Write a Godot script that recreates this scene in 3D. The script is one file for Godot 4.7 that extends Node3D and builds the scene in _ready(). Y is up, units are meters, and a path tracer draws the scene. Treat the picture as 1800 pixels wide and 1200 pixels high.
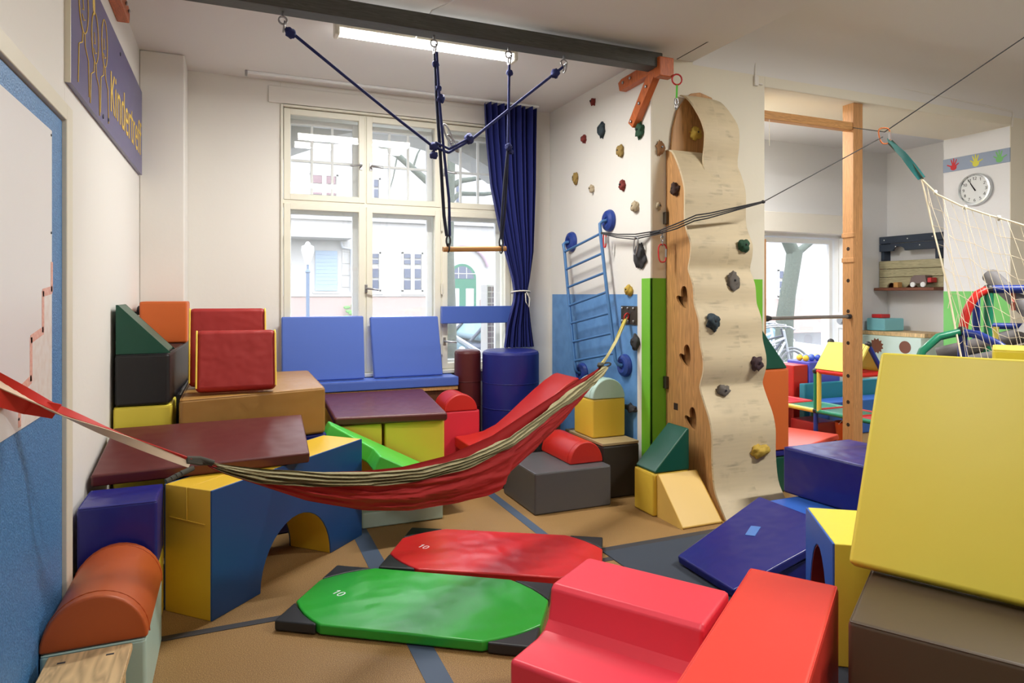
extends Node3D

const XL := -0.63
const XR := 2.87
const ZB := -5.86
const ZP := -4.15
const CEIL := 3.28

# ---------------------------------------------------------------- mesh helpers
class Mb:
	var v := PackedVector3Array()
	var n := PackedVector3Array()
	func tri(a: Vector3, b: Vector3, c: Vector3, na: Vector3, nb: Vector3, nc: Vector3) -> void:
		var cr := (b - a).cross(c - a)
		if cr.length_squared() < 1e-16:
			return
		if cr.dot(na + nb + nc) > 0.0:
			v.append_array([a, c, b]); n.append_array([na, nc, nb])
		else:
			v.append_array([a, b, c]); n.append_array([na, nb, nc])
	func quad(a: Vector3, b: Vector3, c: Vector3, d: Vector3, na: Vector3, nb: Vector3, nc: Vector3, nd: Vector3) -> void:
		tri(a, b, c, na, nb, nc); tri(a, c, d, na, nc, nd)
	func flat(a: Vector3, b: Vector3, c: Vector3, d: Vector3, nn: Vector3) -> void:
		quad(a, b, c, d, nn, nn, nn, nn)

var TXY := Transform3D(Basis(Vector3(1, 0, 0), Vector3(0, 0, 1), Vector3(0, 1, 0)), Vector3.ZERO)   # outline in x-y, pushed along z
var TZY := Transform3D(Basis(Vector3(0, 0, 1), Vector3(1, 0, 0), Vector3(0, 1, 0)), Vector3.ZERO)   # outline in z-y, pushed along x
var ID := Transform3D.IDENTITY

# a prism with rounded edges: outline (x, z) pushed from h0 to h1 along y, then moved by t
func prism(mb: Mb, outline: Array, h0: float, h1: float, r := 0.004, t := Transform3D.IDENTITY, steps := 2) -> void:
	var poly: Array = outline.duplicate()
	var area := 0.0
	for i in poly.size():
		var p: Vector2 = poly[i]; var q: Vector2 = poly[(i + 1) % poly.size()]
		area += p.x * q.y - q.x * p.y
	if area < 0.0:
		poly.reverse()
	r = minf(r, (h1 - h0) * 0.49)
	var ring := []   # [corner, miter, normal, arc centre?]
	var inner := PackedVector2Array()
	for i in poly.size():
		var p0: Vector2 = poly[(i - 1 + poly.size()) % poly.size()]
		var p: Vector2 = poly[i]
		var p2: Vector2 = poly[(i + 1) % poly.size()]
		var d1 := (p - p0).normalized(); var d2 := (p2 - p).normalized()
		var n1 := Vector2(d1.y, -d1.x); var n2 := Vector2(d2.y, -d2.x)
		var m := (n1 + n2) / maxf(0.15, 1.0 + n1.dot(n2))
		inner.append(p - m * r)
		var turn := n1.angle_to(n2)
		if absf(turn) < 0.44:
			ring.append([p, m, (n1 + n2).normalized(), false])
		elif turn < 0.0:
			ring.append([p, m, n1, false]); ring.append([p, m, n2, false])
		else:
			var k := 2 if absf(turn) < 1.0 else 3
			for j in k + 1:
				ring.append([p - m * r, m, n1.rotated(turn * j / float(k)), true])
	var levels := []
	for j in steps + 1:
		levels.append([-PI / 2 + PI / 2 * j / steps, h0 + r])
	for j in steps + 1:
		levels.append([PI / 2 * j / steps, h1 - r])
	var prev_p := []; var prev_n := []
	for lv in levels:
		var co := cos(lv[0]); var si := sin(lv[0]); var cur_p := []; var cur_n := []
		for e in ring:
			var q: Vector2 = e[0] + e[2] * r * co if e[3] else e[0] - e[1] * r * (1.0 - co)
			cur_p.append(t * Vector3(q.x, lv[1] + r * si, q.y))
			cur_n.append((t.basis * Vector3(e[2].x * co, si, e[2].y * co)).normalized())
		if prev_p.size():
			for i in ring.size():
				var j2 := (i + 1) % ring.size()
				mb.quad(prev_p[i], prev_p[j2], cur_p[j2], cur_p[i], prev_n[i], prev_n[j2], cur_n[j2], cur_n[i])
		prev_p = cur_p; prev_n = cur_n
	var tr := Geometry2D.triangulate_polygon(inner)
	if tr.is_empty():
		tr = Geometry2D.triangulate_polygon(PackedVector2Array(poly)); inner = PackedVector2Array(poly)
	for side in [[h0, -1.0], [h1, 1.0]]:
		var nn := (t.basis * Vector3(0, side[1], 0)).normalized()
		for i in range(0, tr.size(), 3):
			var a := inner[tr[i]]; var b := inner[tr[i + 1]]; var c := inner[tr[i + 2]]
			mb.tri(t * Vector3(a.x, side[0], a.y), t * Vector3(b.x, side[0], b.y), t * Vector3(c.x, side[0], c.y), nn, nn, nn)

func rect(x0: float, z0: float, x1: float, z1: float) -> Array:
	return [Vector2(x0, z0), Vector2(x1, z0), Vector2(x1, z1), Vector2(x0, z1)]

func cuboid(mb: Mb, a: Vector3, b: Vector3, r := 0.003, t := Transform3D.IDENTITY) -> Mb:
	prism(mb, rect(minf(a.x, b.x), minf(a.z, b.z), maxf(a.x, b.x), maxf(a.z, b.z)), minf(a.y, b.y), maxf(a.y, b.y), r, t, 1 if r < 0.008 else 2)
	return mb

func box(a: Vector3, b: Vector3, r := 0.003, t := Transform3D.IDENTITY) -> Mb:
	return cuboid(Mb.new(), a, b, r, t)

func tube(mb: Mb, pts: Array, r, sides := 8, closed := false) -> Mb:
	var count := pts.size()
	var up := Vector3.UP
	var rings := []; var norms := []
	for i in count:
		var a: Vector3 = pts[(i - 1 + count) % count] if (closed or i > 0) else pts[i]
		var b: Vector3 = pts[(i + 1) % count] if (closed or i < count - 1) else pts[i]
		var d := (b - a).normalized()
		if i == 0:
			up = Vector3.UP if absf(d.y) < 0.9 else Vector3.RIGHT
		var s := d.cross(up).normalized(); up = s.cross(d).normalized()
		var ring := []; var nn := []
		var rr: float = r[i] if r is Array else r
		for k in sides:
			var n := s * cos(TAU * k / sides) + up * sin(TAU * k / sides)
			ring.append(pts[i] + n * rr); nn.append(n)
		rings.append(ring); norms.append(nn)
	for i in (count if closed else count - 1):
		var j := (i + 1) % count
		for k in sides:
			var l := (k + 1) % sides
			mb.quad(rings[i][k], rings[i][l], rings[j][l], rings[j][k], norms[i][k], norms[i][l], norms[j][l], norms[j][k])
	if not closed:
		for e in [0, count - 1]:
			var d: Vector3 = (pts[0] - pts[1]).normalized() if e == 0 else (pts[count - 1] - pts[count - 2]).normalized()
			for k in sides:
				mb.tri(pts[e], rings[e][k], rings[e][(k + 1) % sides], d, d, d)
	return mb

func ring_pts(c: Vector3, a: Vector3, b: Vector3, seg := 20) -> Array:
	var o := []
	for i in seg:
		o.append(c + a * cos(TAU * i / seg) + b * sin(TAU * i / seg))
	return o

func arc(c: Vector2, rx: float, ry: float, a0: float, a1: float, seg: int) -> Array:
	var o := []
	for i in seg + 1:
		var a := lerpf(a0, a1, i / float(seg))
		o.append(c + Vector2(cos(a) * rx, sin(a) * ry))
	return o

func lathe(mb: Mb, prof: Array, seg: int, t := Transform3D.IDENTITY) -> Mb:
	for i in prof.size() - 1:
		var p: Vector2 = prof[i]; var q: Vector2 = prof[i + 1]
		var d := (q - p).normalized(); var nn := Vector2(d.y, -d.x)
		for k in seg:
			var a := TAU * k / seg; var b := TAU * (k + 1) / seg
			var ca := Vector3(cos(a), 0, sin(a)); var cb := Vector3(cos(b), 0, sin(b))
			var na := (t.basis * (ca * nn.x + Vector3.UP * nn.y)).normalized(); var nb := (t.basis * (cb * nn.x + Vector3.UP * nn.y)).normalized()
			mb.quad(t * (ca * p.x + Vector3.UP * p.y), t * (cb * p.x + Vector3.UP * p.y), t * (cb * q.x + Vector3.UP * q.y), t * (ca * q.x + Vector3.UP * q.y), na, nb, nb, na)
	return mb

# a lumpy ball, for the climbing holds, knots and balls
func lump(mb: Mb, c: Vector3, size: Vector3, lumpiness := 0.0, sd := 1, t := Transform3D.IDENTITY, rows := 9, cols := 14) -> Mb:
	var ns := FastNoiseLite.new(); ns.seed = sd; ns.frequency = 0.9
	var pts := []
	for i in rows + 1:
		var row := []
		for j in cols:
			var th := PI * i / rows; var ph := TAU * j / cols
			var d := Vector3(sin(th) * cos(ph), cos(th), sin(th) * sin(ph))
			var k := 1.0 + lumpiness * ns.get_noise_3d(d.x * 1.3 + sd, d.y * 1.3, d.z * 1.3) * 2.0
			row.append(t * (c + d * size * k))
		pts.append(row)
	grid(mb, pts, true, t * c)
	return mb

# smooth surface through rows of points; normals from neighbours, turned away from `inside` when given
func grid(mb: Mb, pts: Array, wrap := false, inside = null, face = null) -> void:
	var R := pts.size(); var C: int = pts[0].size()
	var nm := []
	for i in R:
		var row := []
		for j in C:
			var l: Vector3 = pts[i][(j - 1 + C) % C] if wrap else pts[i][maxi(j - 1, 0)]
			var rr: Vector3 = pts[i][(j + 1) % C] if wrap else pts[i][mini(j + 1, C - 1)]
			var n: Vector3 = (rr - l).cross(pts[mini(i + 1, R - 1)][j] - pts[maxi(i - 1, 0)][j]).normalized()
			if n == Vector3.ZERO and inside != null:
				n = (pts[i][j] - inside).normalized()
			if inside != null and n.dot(pts[i][j] - inside) < 0.0:
				n = -n
			if face != null and n.dot(face) < 0.0:
				n = -n
			row.append(n)
		nm.append(row)
	for i in R - 1:
		for j in (C if wrap else C - 1):
			var k := (j + 1) % C
			mb.quad(pts[i][j], pts[i][k], pts[i + 1][k], pts[i + 1][j], nm[i][j], nm[i][k], nm[i + 1][k], nm[i + 1][j])

# ---------------------------------------------------------------- object helpers
var taken := {}
func numbered(called: String) -> String:
	taken[called] = taken.get(called, -1) + 1
	return called if taken[called] == 0 else "%s_%03d" % [called, taken[called]]

func tag(o: Node, label: String, category: String, group := "") -> Node:
	o.set_meta("label", label); o.set_meta("category", category)
	if group:
		o.set_meta("group", group)
	return o

func thing(called: String, label: String, category: String, at := Vector3.ZERO, group := "") -> Node3D:
	var o := Node3D.new(); o.name = numbered(called); add_child(o); o.position = at
	tag(o, label, category, group)
	return o

# commits world-space shapes as one mesh below parent; a top-level mesh gets its origin at its base
func obj(called: String, mb: Mb, m: Material, parent: Node = self) -> MeshInstance3D:
	var off := Vector3.ZERO
	var o := MeshInstance3D.new()
	if parent == self:
		var lo := mb.v[0]; var hi := mb.v[0]
		for p in mb.v:
			lo = lo.min(p); hi = hi.max(p)
		off = Vector3((lo.x + hi.x) / 2, lo.y, (lo.z + hi.z) / 2)
		o.position = off; o.name = numbered(called)
	else:
		var q: Node = parent
		while q != self:
			off += q.position; q = q.get_parent()
		o.name = called
	var arr := []
	arr.resize(Mesh.ARRAY_MAX)
	var vv := PackedVector3Array(); vv.resize(mb.v.size())
	for i in mb.v.size():
		vv[i] = mb.v[i] - off
	arr[Mesh.ARRAY_VERTEX] = vv; arr[Mesh.ARRAY_NORMAL] = mb.n
	var am := ArrayMesh.new(); am.add_surface_from_arrays(Mesh.PRIMITIVE_TRIANGLES, arr)
	am.surface_set_material(0, m)
	o.mesh = am
	parent.add_child(o, true)
	return o

func struct(called: String, mb: Mb, m: Material) -> MeshInstance3D:
	var o := obj(called, mb, m); o.set_meta("kind", "structure")
	return o

func one(called: String, mb: Mb, m: Material, label: String, category: String, group := "") -> MeshInstance3D:
	var o := obj(called, mb, m); tag(o, label, category, group)
	return o

# flat lettering, centred at `at`, reading along `right`, standing along `up`
func lettering(text: String, called: String, at: Vector3, right: Vector3, up: Vector3, height: float, width: float, m: Material, parent: Node, bold := false) -> void:
	var tm := TextMesh.new(); var f := SystemFont.new(); f.font_names = PackedStringArray(["Droid Sans"])
	f.font_weight = 700 if bold else 400
	tm.font = f; tm.text = text; tm.font_size = 64; tm.pixel_size = 0.01; tm.depth = 0.02
	tm.material = m
	var o := MeshInstance3D.new(); o.mesh = tm; o.name = called
	var s := tm.get_aabb().size
	var kx := width / s.x if width > 0.0 else height / s.y; var ky := height / s.y
	var off := Vector3.ZERO; var q: Node = parent
	while q != self:
		off += q.position; q = q.get_parent()
	var c := tm.get_aabb().get_center()
	var b := Basis(right * kx, up * ky, right.cross(up) * 0.1)
	o.transform = Transform3D(b, at - off - b * Vector3(c.x, c.y, 0))
	parent.add_child(o, true)

# ---------------------------------------------------------------- materials
var M := {}
var WR: NoiseTexture2D; var WR2: NoiseTexture2D; var PL: NoiseTexture2D; var GRAIN: ImageTexture; var GRAIN_H: ImageTexture; var FINE: NoiseTexture2D

func noise_normal(freq: float, strength: float, octaves: int, size := 512, sd := 3) -> NoiseTexture2D:
	var t := NoiseTexture2D.new(); var n := FastNoiseLite.new()
	n.noise_type = FastNoiseLite.TYPE_SIMPLEX_SMOOTH; n.frequency = freq; n.fractal_octaves = octaves; n.seed = sd
	t.width = size; t.height = size; t.seamless = true; t.noise = n; t.as_normal_map = true; t.bump_strength = strength
	return t

func noise_color(freq: float, stops: Array, octaves := 4, size := 512, sd := 5) -> NoiseTexture2D:
	var t := NoiseTexture2D.new(); var n := FastNoiseLite.new()
	n.noise_type = FastNoiseLite.TYPE_SIMPLEX_SMOOTH; n.frequency = freq; n.fractal_octaves = octaves; n.seed = sd
	t.width = size; t.height = size; t.seamless = true; t.noise = n
	var g := Gradient.new(); g.offsets = PackedFloat32Array([]); g.colors = PackedColorArray([])
	var offs := PackedFloat32Array(); var cols := PackedColorArray()
	for s in stops:
		offs.append(s[0]); cols.append(Color8(s[1], s[2], s[3]))
	g.offsets = offs; g.colors = cols
	t.color_ramp = g
	return t

func mat(r: int, g: int, b: int, rough := 0.6, metal := 0.0) -> StandardMaterial3D:
	var m := StandardMaterial3D.new(); m.albedo_color = Color8(r, g, b); m.roughness = rough; m.metallic = metal
	return m

func tri(m: StandardMaterial3D, scale: float) -> StandardMaterial3D:
	m.uv1_triplanar = true; m.uv1_world_triplanar = true; m.uv1_scale = Vector3.ONE * scale
	return m

func vinyl(r: int, g: int, b: int, rough := 0.4, wrinkle := 0.35, scale := 1.6) -> StandardMaterial3D:
	var m := tri(mat(r, g, b, rough), scale)
	m.normal_enabled = true; m.normal_texture = WR; m.normal_scale = wrinkle
	return m

func wood(r: int, g: int, b: int, rough := 0.55, scale := Vector3(1, 1, 1), level := false) -> StandardMaterial3D:
	var m := tri(mat(r, g, b, rough), 1.0); m.uv1_scale = scale
	m.albedo_texture = GRAIN_H if level else GRAIN
	return m

func tint(tex: Texture2D, scale: float, rough := 0.8, color := Color.WHITE) -> StandardMaterial3D:
	var m := tri(mat(255, 255, 255, rough), scale); m.albedo_color = color; m.albedo_texture = tex
	return m

func glass(alpha := 0.06) -> StandardMaterial3D:
	var m := mat(235, 245, 245, 0.02); m.albedo_color.a = alpha; m.transparency = BaseMaterial3D.TRANSPARENCY_ALPHA
	return m

func make_materials() -> void:
	WR = noise_normal(0.004, 7.0, 2)
	WR2 = noise_normal(0.007, 8.0, 2, 512, 17)
	PL = noise_normal(0.03, 3.0, 4, 512, 8)
	FINE = noise_normal(0.12, 5.0, 3, 512, 11)
	var img := Image.create(256, 512, false, Image.FORMAT_RGB8)
	var n1 := FastNoiseLite.new(); n1.seed = 4; n1.frequency = 0.012; n1.fractal_octaves = 3
	for y in 512:
		for x in 256:
			# the grain runs along v; blended with its own copy so that it repeats
			var a := n1.get_noise_2d(x * 2.4, y * 0.16); var b := n1.get_noise_2d((x - 256) * 2.4, y * 0.16)
			var c := lerpf(a, b, x / 255.0)
			var line := absf(fmod(c * 9.0 + 20.0, 1.0) - 0.5) * 2.0
			var w := 0.78 + 0.16 * line + 0.08 * n1.get_noise_2d(x * 9.0, y * 0.5)
			img.set_pixel(x, y, Color(minf(w + 0.04, 1), w, w * 0.95))
	GRAIN = ImageTexture.create_from_image(img)
	var img2: Image = img.duplicate(); img2.rotate_90(CLOCKWISE); GRAIN_H = ImageTexture.create_from_image(img2)

	M.wall = tri(mat(229, 226, 219, 0.85), 0.9); M.wall.normal_enabled = true; M.wall.normal_texture = PL; M.wall.normal_scale = 0.08
	M.wall_cream = tri(mat(229, 223, 206, 0.85), 0.9); M.wall_cream.normal_enabled = true; M.wall_cream.normal_texture = PL; M.wall_cream.normal_scale = 0.08
	M.wall_cool = tri(mat(226, 227, 230, 0.85), 0.9); M.wall_cool.normal_enabled = true; M.wall_cool.normal_texture = PL; M.wall_cool.normal_scale = 0.07
	M.ceiling = tri(mat(228, 226, 223, 0.9), 0.7); M.ceiling.normal_enabled = true; M.ceiling.normal_texture = PL; M.ceiling.normal_scale = 0.06
	M.floor = tint(noise_color(0.16, [[0.0, 98, 70, 36], [0.4, 140, 106, 60], [0.6, 154, 119, 71], [1.0, 198, 164, 110]], 3), 2.2, 0.6)
	M.floor.normal_enabled = true; M.floor.normal_texture = FINE; M.floor.normal_scale = 0.2
	M.tape_blue = tri(mat(70, 86, 108, 0.6), 2.0)
	M.tape_dark = mat(58, 58, 62, 0.6)
	M.carpet = tint(noise_color(0.2, [[0.0, 44, 50, 60], [0.5, 58, 66, 78], [1.0, 76, 84, 96]], 3), 3.0, 0.95)
	M.cream = mat(226, 223, 206, 0.4)
	M.white = mat(238, 240, 240, 0.4)
	M.glass = glass(0.05)
	M.metal = mat(170, 170, 172, 0.3, 0.9)
	M.darkmetal = mat(70, 70, 74, 0.4, 0.8)
	M.paint_blue = tri(mat(108, 158, 212, 0.5), 1.2); M.paint_blue.albedo_texture = noise_color(0.012, [[0.0, 215, 225, 232], [0.5, 240, 243, 246], [1.0, 255, 255, 255]], 4)
	M.paint_green = tri(mat(116, 190, 50, 0.5), 1.2)
	M.paint_green_pale = mat(120, 200, 110, 0.6)
	M.blue = vinyl(74, 104, 186, 0.42, 0.06)
	M.navy = vinyl(32, 36, 122, 0.3, 0.25)
	M.maroon = vinyl(92, 38, 38, 0.36, 0.28)
	M.red = vinyl(186, 38, 30, 0.4, 0.20)
	M.redcloth = vinyl(156, 28, 23, 0.5, 0.45, 2.2)
	M.crimson = vinyl(206, 44, 62, 0.45, 0.10)
	M.coral = vinyl(242, 68, 56, 0.42, 0.06)
	M.pink = vinyl(246, 64, 84, 0.42, 0.07)
	M.yellow = vinyl(236, 219, 78, 0.42, 0.17)
	M.lemon = vinyl(240, 204, 74, 0.42, 0.10)
	M.mustard = vinyl(222, 184, 96, 0.45, 0.10)
	M.gold = vinyl(160, 118, 58, 0.4, 0.35)
	M.limegreen = vinyl(76, 196, 70, 0.35, 0.30)
	M.matgreen = vinyl(44, 164, 52, 0.3, 0.50, 1.1)
	M.matred = vinyl(206, 40, 42, 0.3, 0.50, 1.1)
	M.pine = vinyl(12, 78, 60, 0.36, 0.15)
	M.orange = vinyl(212, 104, 44, 0.45, 0.07)
	M.rust = vinyl(184, 86, 36, 0.42, 0.07)
	M.black = vinyl(24, 24, 27, 0.45, 0.07)
	M.matblack = vinyl(36, 38, 42, 0.45, 0.15)
	M.grey = vinyl(82, 82, 84, 0.42, 0.12)
	M.brown = vinyl(88, 74, 59, 0.42, 0.06)
	M.darkbrown = vinyl(48, 42, 36, 0.5, 0.06)
	M.beige = vinyl(168, 148, 108, 0.5, 0.10)
	M.mint = vinyl(178, 206, 194, 0.42, 0.12)
	M.ocean = vinyl(24, 72, 128, 0.42, 0.06)
	M.bridge_yellow = vinyl(222, 182, 50, 0.42, 0.12)
	M.sky_blue = vinyl(52, 100, 190, 0.4, 0.15)
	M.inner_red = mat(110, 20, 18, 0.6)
	M.pine_wood = wood(214, 168, 106, 0.55, Vector3(2.2, 0.8, 2.2))
	M.post_wood = wood(206, 158, 106, 0.6, Vector3(3.0, 0.7, 3.0))
	M.bracket = wood(214, 118, 62, 0.45, Vector3(2.0, 1.0, 2.0))
	M.beam = wood(86, 92, 92, 0.6, Vector3(0.7, 3.0, 3.0), true)
	M.bar_wood = wood(222, 172, 112, 0.55, Vector3(0.7, 3.0, 3.0), true)
	M.ply = wood(232, 206, 160, 0.5, Vector3(0.7, 0.7, 0.7))
	M.rope = mat(34, 42, 96, 0.85)
	M.rope_dark = mat(36, 40, 60, 0.85)
	M.cord = mat(70, 70, 72, 0.7)
	for k in [["matgreen", 0.45], ["matred", 0.5], ["maroon", 0.3], ["navy", 0.45], ["redcloth", 0.5], ["gold", 0.3], ["limegreen", 0.3]]:
		M[k[0]].normal_texture = WR2; M[k[0]].normal_scale = k[1]
	M.patch_blue = mat(86, 132, 206, 0.45)
	M.white_cord = mat(232, 228, 214, 0.8)
	M.mustardy = vinyl(226, 192, 66, 0.42, 0.12)
	M.roller_blue = vinyl(30, 38, 118, 0.38, 0.12)
	M.roller_maroon = vinyl(84, 32, 32, 0.4, 0.10)
	M.darkwood = wood(110, 66, 36, 0.6, Vector3(1.5, 1.5, 1.5))
	M.coral_pale = vinyl(224, 92, 76, 0.4, 0.20)
	M.teal_foam = vinyl(38, 128, 150, 0.45, 0.10)
	M.teal_box = vinyl(120, 184, 196, 0.45, 0.05)
	M.curtain = mat(26, 36, 110, 0.8); M.curtain.rim_enabled = true; M.curtain.rim = 0.2; M.curtain.rim_tint = 0.6
	M.stone = tri(mat(196, 196, 194, 0.9), 1.0)
	M.redmetal = mat(196, 40, 44, 0.35)
	M.sling_green = mat(90, 200, 60, 0.6)
	M.oldmetal = mat(84, 76, 66, 0.5, 0.7)
	M.copper = mat(196, 110, 60, 0.35, 0.6)
	M.cord_black = mat(44, 44, 48, 0.7)
	var scuff := Image.create(512, 512, false, Image.FORMAT_RGB8)
	var s1 := FastNoiseLite.new(); s1.seed = 21; s1.frequency = 0.01; s1.fractal_octaves = 4
	var s2 := FastNoiseLite.new(); s2.seed = 22; s2.frequency = 0.02; s2.fractal_octaves = 3
	for yy in 512:
		for xx in 512:
			# grain streaks lie level; dirt patches break them up
			var streak := s2.get_noise_2d(xx * 0.35, yy * 4.0) * 0.5 + 0.5
			var patch := clampf(s1.get_noise_2d(xx * 0.9, yy * 1.4) * 2.2 - 0.25, 0, 1)
			var k := 1.0 - 0.04 * streak - 0.22 * patch * clampf(streak * 1.7 - 0.5, 0, 1)
			scuff.set_pixel(xx, yy, Color(k, k * 0.985, k * 0.96))
	M.sheet = tint(ImageTexture.create_from_image(scuff), 0.9, 0.6, Color8(212, 198, 168))
	M.side_ply = wood(206, 160, 104, 0.55, Vector3(1.2, 0.5, 1.6))
	M.hold_yellow = mat(196, 164, 66, 0.75); M.hold_green = mat(34, 74, 50, 0.75); M.hold_grey = mat(104, 98, 92, 0.8); M.hold_slate = mat(44, 58, 66, 0.75)
	M.hold_plum = mat(64, 44, 50, 0.75); M.hold_darkbrown = mat(62, 42, 36, 0.75); M.hold_brown = mat(128, 88, 50, 0.75); M.hold_beige = mat(176, 160, 132, 0.8)
	M.hold_red = mat(122, 44, 38, 0.75); M.hold_olive = mat(150, 124, 66, 0.75); M.hold_black = mat(54, 54, 56, 0.75)
	for hm in ["hold_yellow", "hold_green", "hold_grey", "hold_slate", "hold_plum", "hold_darkbrown", "hold_brown", "hold_beige", "hold_red", "hold_olive", "hold_black"]:
		tri(M[hm], 12.0); M[hm].normal_enabled = true; M[hm].normal_texture = FINE; M[hm].normal_scale = 0.5
	M.disc_blue = mat(36, 62, 140, 0.4); M.ladder_blue = mat(74, 120, 172, 0.35)
	M.ham_red = tri(mat(168, 32, 32, 0.8), 6.0); M.ham_red.normal_enabled = true; M.ham_red.normal_texture = FINE; M.ham_red.normal_scale = 0.2
	M.ham_olive = tri(mat(150, 142, 106, 0.85), 6.0); M.ham_cord = mat(78, 78, 70, 0.85)
	M.strap_yellow = mat(214, 196, 90, 0.7); M.strap_pale = mat(196, 186, 130, 0.7); M.strap_red = mat(206, 44, 34, 0.6); M.strap_cream = mat(226, 204, 176, 0.7)
	M.strap_salmon = mat(206, 124, 108, 0.7); M.strap_teal = mat(36, 116, 116, 0.7); M.strap_dark = mat(70, 84, 70, 0.8)
	M.door_blue = tint(noise_color(0.05, [[0.0, 62, 114, 168], [0.5, 75, 130, 184], [0.8, 84, 138, 192], [1.0, 126, 172, 216]], 4), 1.6, 0.45)
	M.door_blue.normal_enabled = true; M.door_blue.normal_texture = FINE; M.door_blue.normal_scale = 0.45
	M.casing = mat(222, 216, 196, 0.5)
	M.poster = mat(232, 230, 230, 0.35)
	M.stair_print = tint(noise_color(0.02, [[0.0, 216, 150, 136], [0.5, 228, 172, 156], [1.0, 238, 196, 180]], 4), 5.0, 0.5)
	M.ground_print = tint(noise_color(0.012, [[0.0, 226, 212, 204], [0.5, 232, 224, 218], [1.0, 236, 231, 228]], 3), 3.0, 0.4)
	M.sign_blue = mat(84, 80, 128, 0.3); M.sign_yellow = mat(226, 190, 84, 0.6)
	M.hole = mat(44, 30, 20, 0.9)
	M.frieze = mat(146, 160, 184, 0.7); M.print_red = mat(206, 50, 56, 0.7); M.print_yellow = mat(214, 210, 80, 0.7); M.print_green = mat(116, 184, 110, 0.7)
	M.chrome = mat(200, 204, 206, 0.18, 0.95); M.dial = mat(214, 218, 220, 0.4); M.ink = mat(24, 24, 26, 0.6)
	M.rack_blue = mat(46, 58, 76, 0.6); M.green_board = wood(198, 200, 170, 0.6, Vector3(2, 2, 0.8), true); M.rack_brown = mat(124, 74, 54, 0.6); M.truck_brown = mat(120, 104, 100, 0.6)
	M.mint_paint = mat(204, 224, 214, 0.5)
	M.kit_green = mat(28, 132, 98, 0.35); M.kit_yellow = mat(228, 208, 92, 0.35); M.kit_red = mat(206, 38, 32, 0.35); M.kit_blue = mat(34, 58, 148, 0.35); M.kit_black = mat(32, 32, 38, 0.45); M.kit_pink = mat(214, 60, 78, 0.4)
	M.box_violet = mat(86, 84, 190, 0.3); M.ball_yellow = mat(238, 208, 70, 0.3); M.ball_blue = mat(70, 100, 204, 0.3); M.bucket = mat(232, 96, 36, 0.35)
	M.pipe_grey = mat(116, 114, 116, 0.5); M.pipe_light = mat(160, 158, 156, 0.45); M.net_rope = mat(226, 214, 186, 0.8)
	M.facade_white = tri(mat(186, 184, 181, 0.9), 0.5); M.facade_pink = tint(noise_color(0.1, [[0.0, 160, 138, 130], [0.5, 176, 155, 148], [1.0, 188, 170, 162]], 3), 0.4, 0.9)
	M.shutter = mat(150, 170, 190, 0.6); M.far_pane = mat(70, 80, 106, 0.15); M.far_pane_red = mat(128, 96, 104, 0.15); M.door_green = mat(30, 110, 84, 0.5); M.moulding = mat(170, 150, 162, 0.8)
	M.lamp_post = mat(96, 116, 142, 0.5); M.lantern = mat(240, 240, 238, 0.3); M.pipe_street = mat(176, 180, 186, 0.5); M.asphalt = mat(96, 96, 98, 0.9)
	M.bark = tint(noise_color(0.03, [[0.0, 54, 62, 56], [0.5, 88, 96, 86], [1.0, 128, 132, 120]], 4), 2.5, 0.9)
	M.car_silver = mat(206, 210, 214, 0.25, 0.3); M.car_dark = mat(66, 72, 84, 0.25, 0.2); M.car_glass = mat(120, 150, 160, 0.05); M.tyre = mat(40, 40, 42, 0.8); M.tyre_light = mat(120, 120, 122, 0.7)
	M.tile_dark = mat(74, 52, 66, 0.3); M.leaf = mat(110, 168, 90, 0.7)

# ---------------------------------------------------------------- the scene
func _ready() -> void:
	# camera
	var cam := Camera3D.new(); cam.name = "camera"; add_child(cam)
	cam.position = Vector3(0, 1.5, 0); cam.rotation.y = -atan(490.0 / 1165.0)
	cam.projection = Camera3D.PROJECTION_FRUSTUM; cam.near = 0.05; cam.far = 200.0
	cam.size = 0.05 * 1200.0 / 1165.0; cam.frustum_offset = Vector2(0, -0.05 * 83.0 / 1165.0)
	cam.current = true
	# overcast sky
	var we := WorldEnvironment.new(); we.name = "environment"; add_child(we)
	var env := Environment.new(); we.environment = env
	var sky := Sky.new(); var sm := ProceduralSkyMaterial.new()
	sm.sky_top_color = Color(0.92, 0.95, 1.0); sm.sky_horizon_color = Color(0.97, 0.98, 1.0); sm.ground_bottom_color = Color(0.45, 0.45, 0.45); sm.ground_horizon_color = Color(0.6, 0.6, 0.6)
	sm.sky_energy_multiplier = 1.95; sm.ground_energy_multiplier = 0.7
	sky.sky_material = sm; env.sky = sky; env.background_mode = Environment.BG_SKY
	env.tonemap_mode = Environment.TONE_MAPPER_LINEAR; env.tonemap_exposure = 1.4
	env.sdfgi_enabled = true; env.ssao_enabled = true; env.ssil_enabled = true
	make_materials()
	build_shell()
	build_windows()
	build_blocks_left()
	build_blocks_middle()
	build_blocks_right()
	build_mats()
	build_ceiling_gear()
	build_climbing()
	build_hammock()
	build_left_wall()
	build_far_room()
	build_play_frame()
	build_street()

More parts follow.
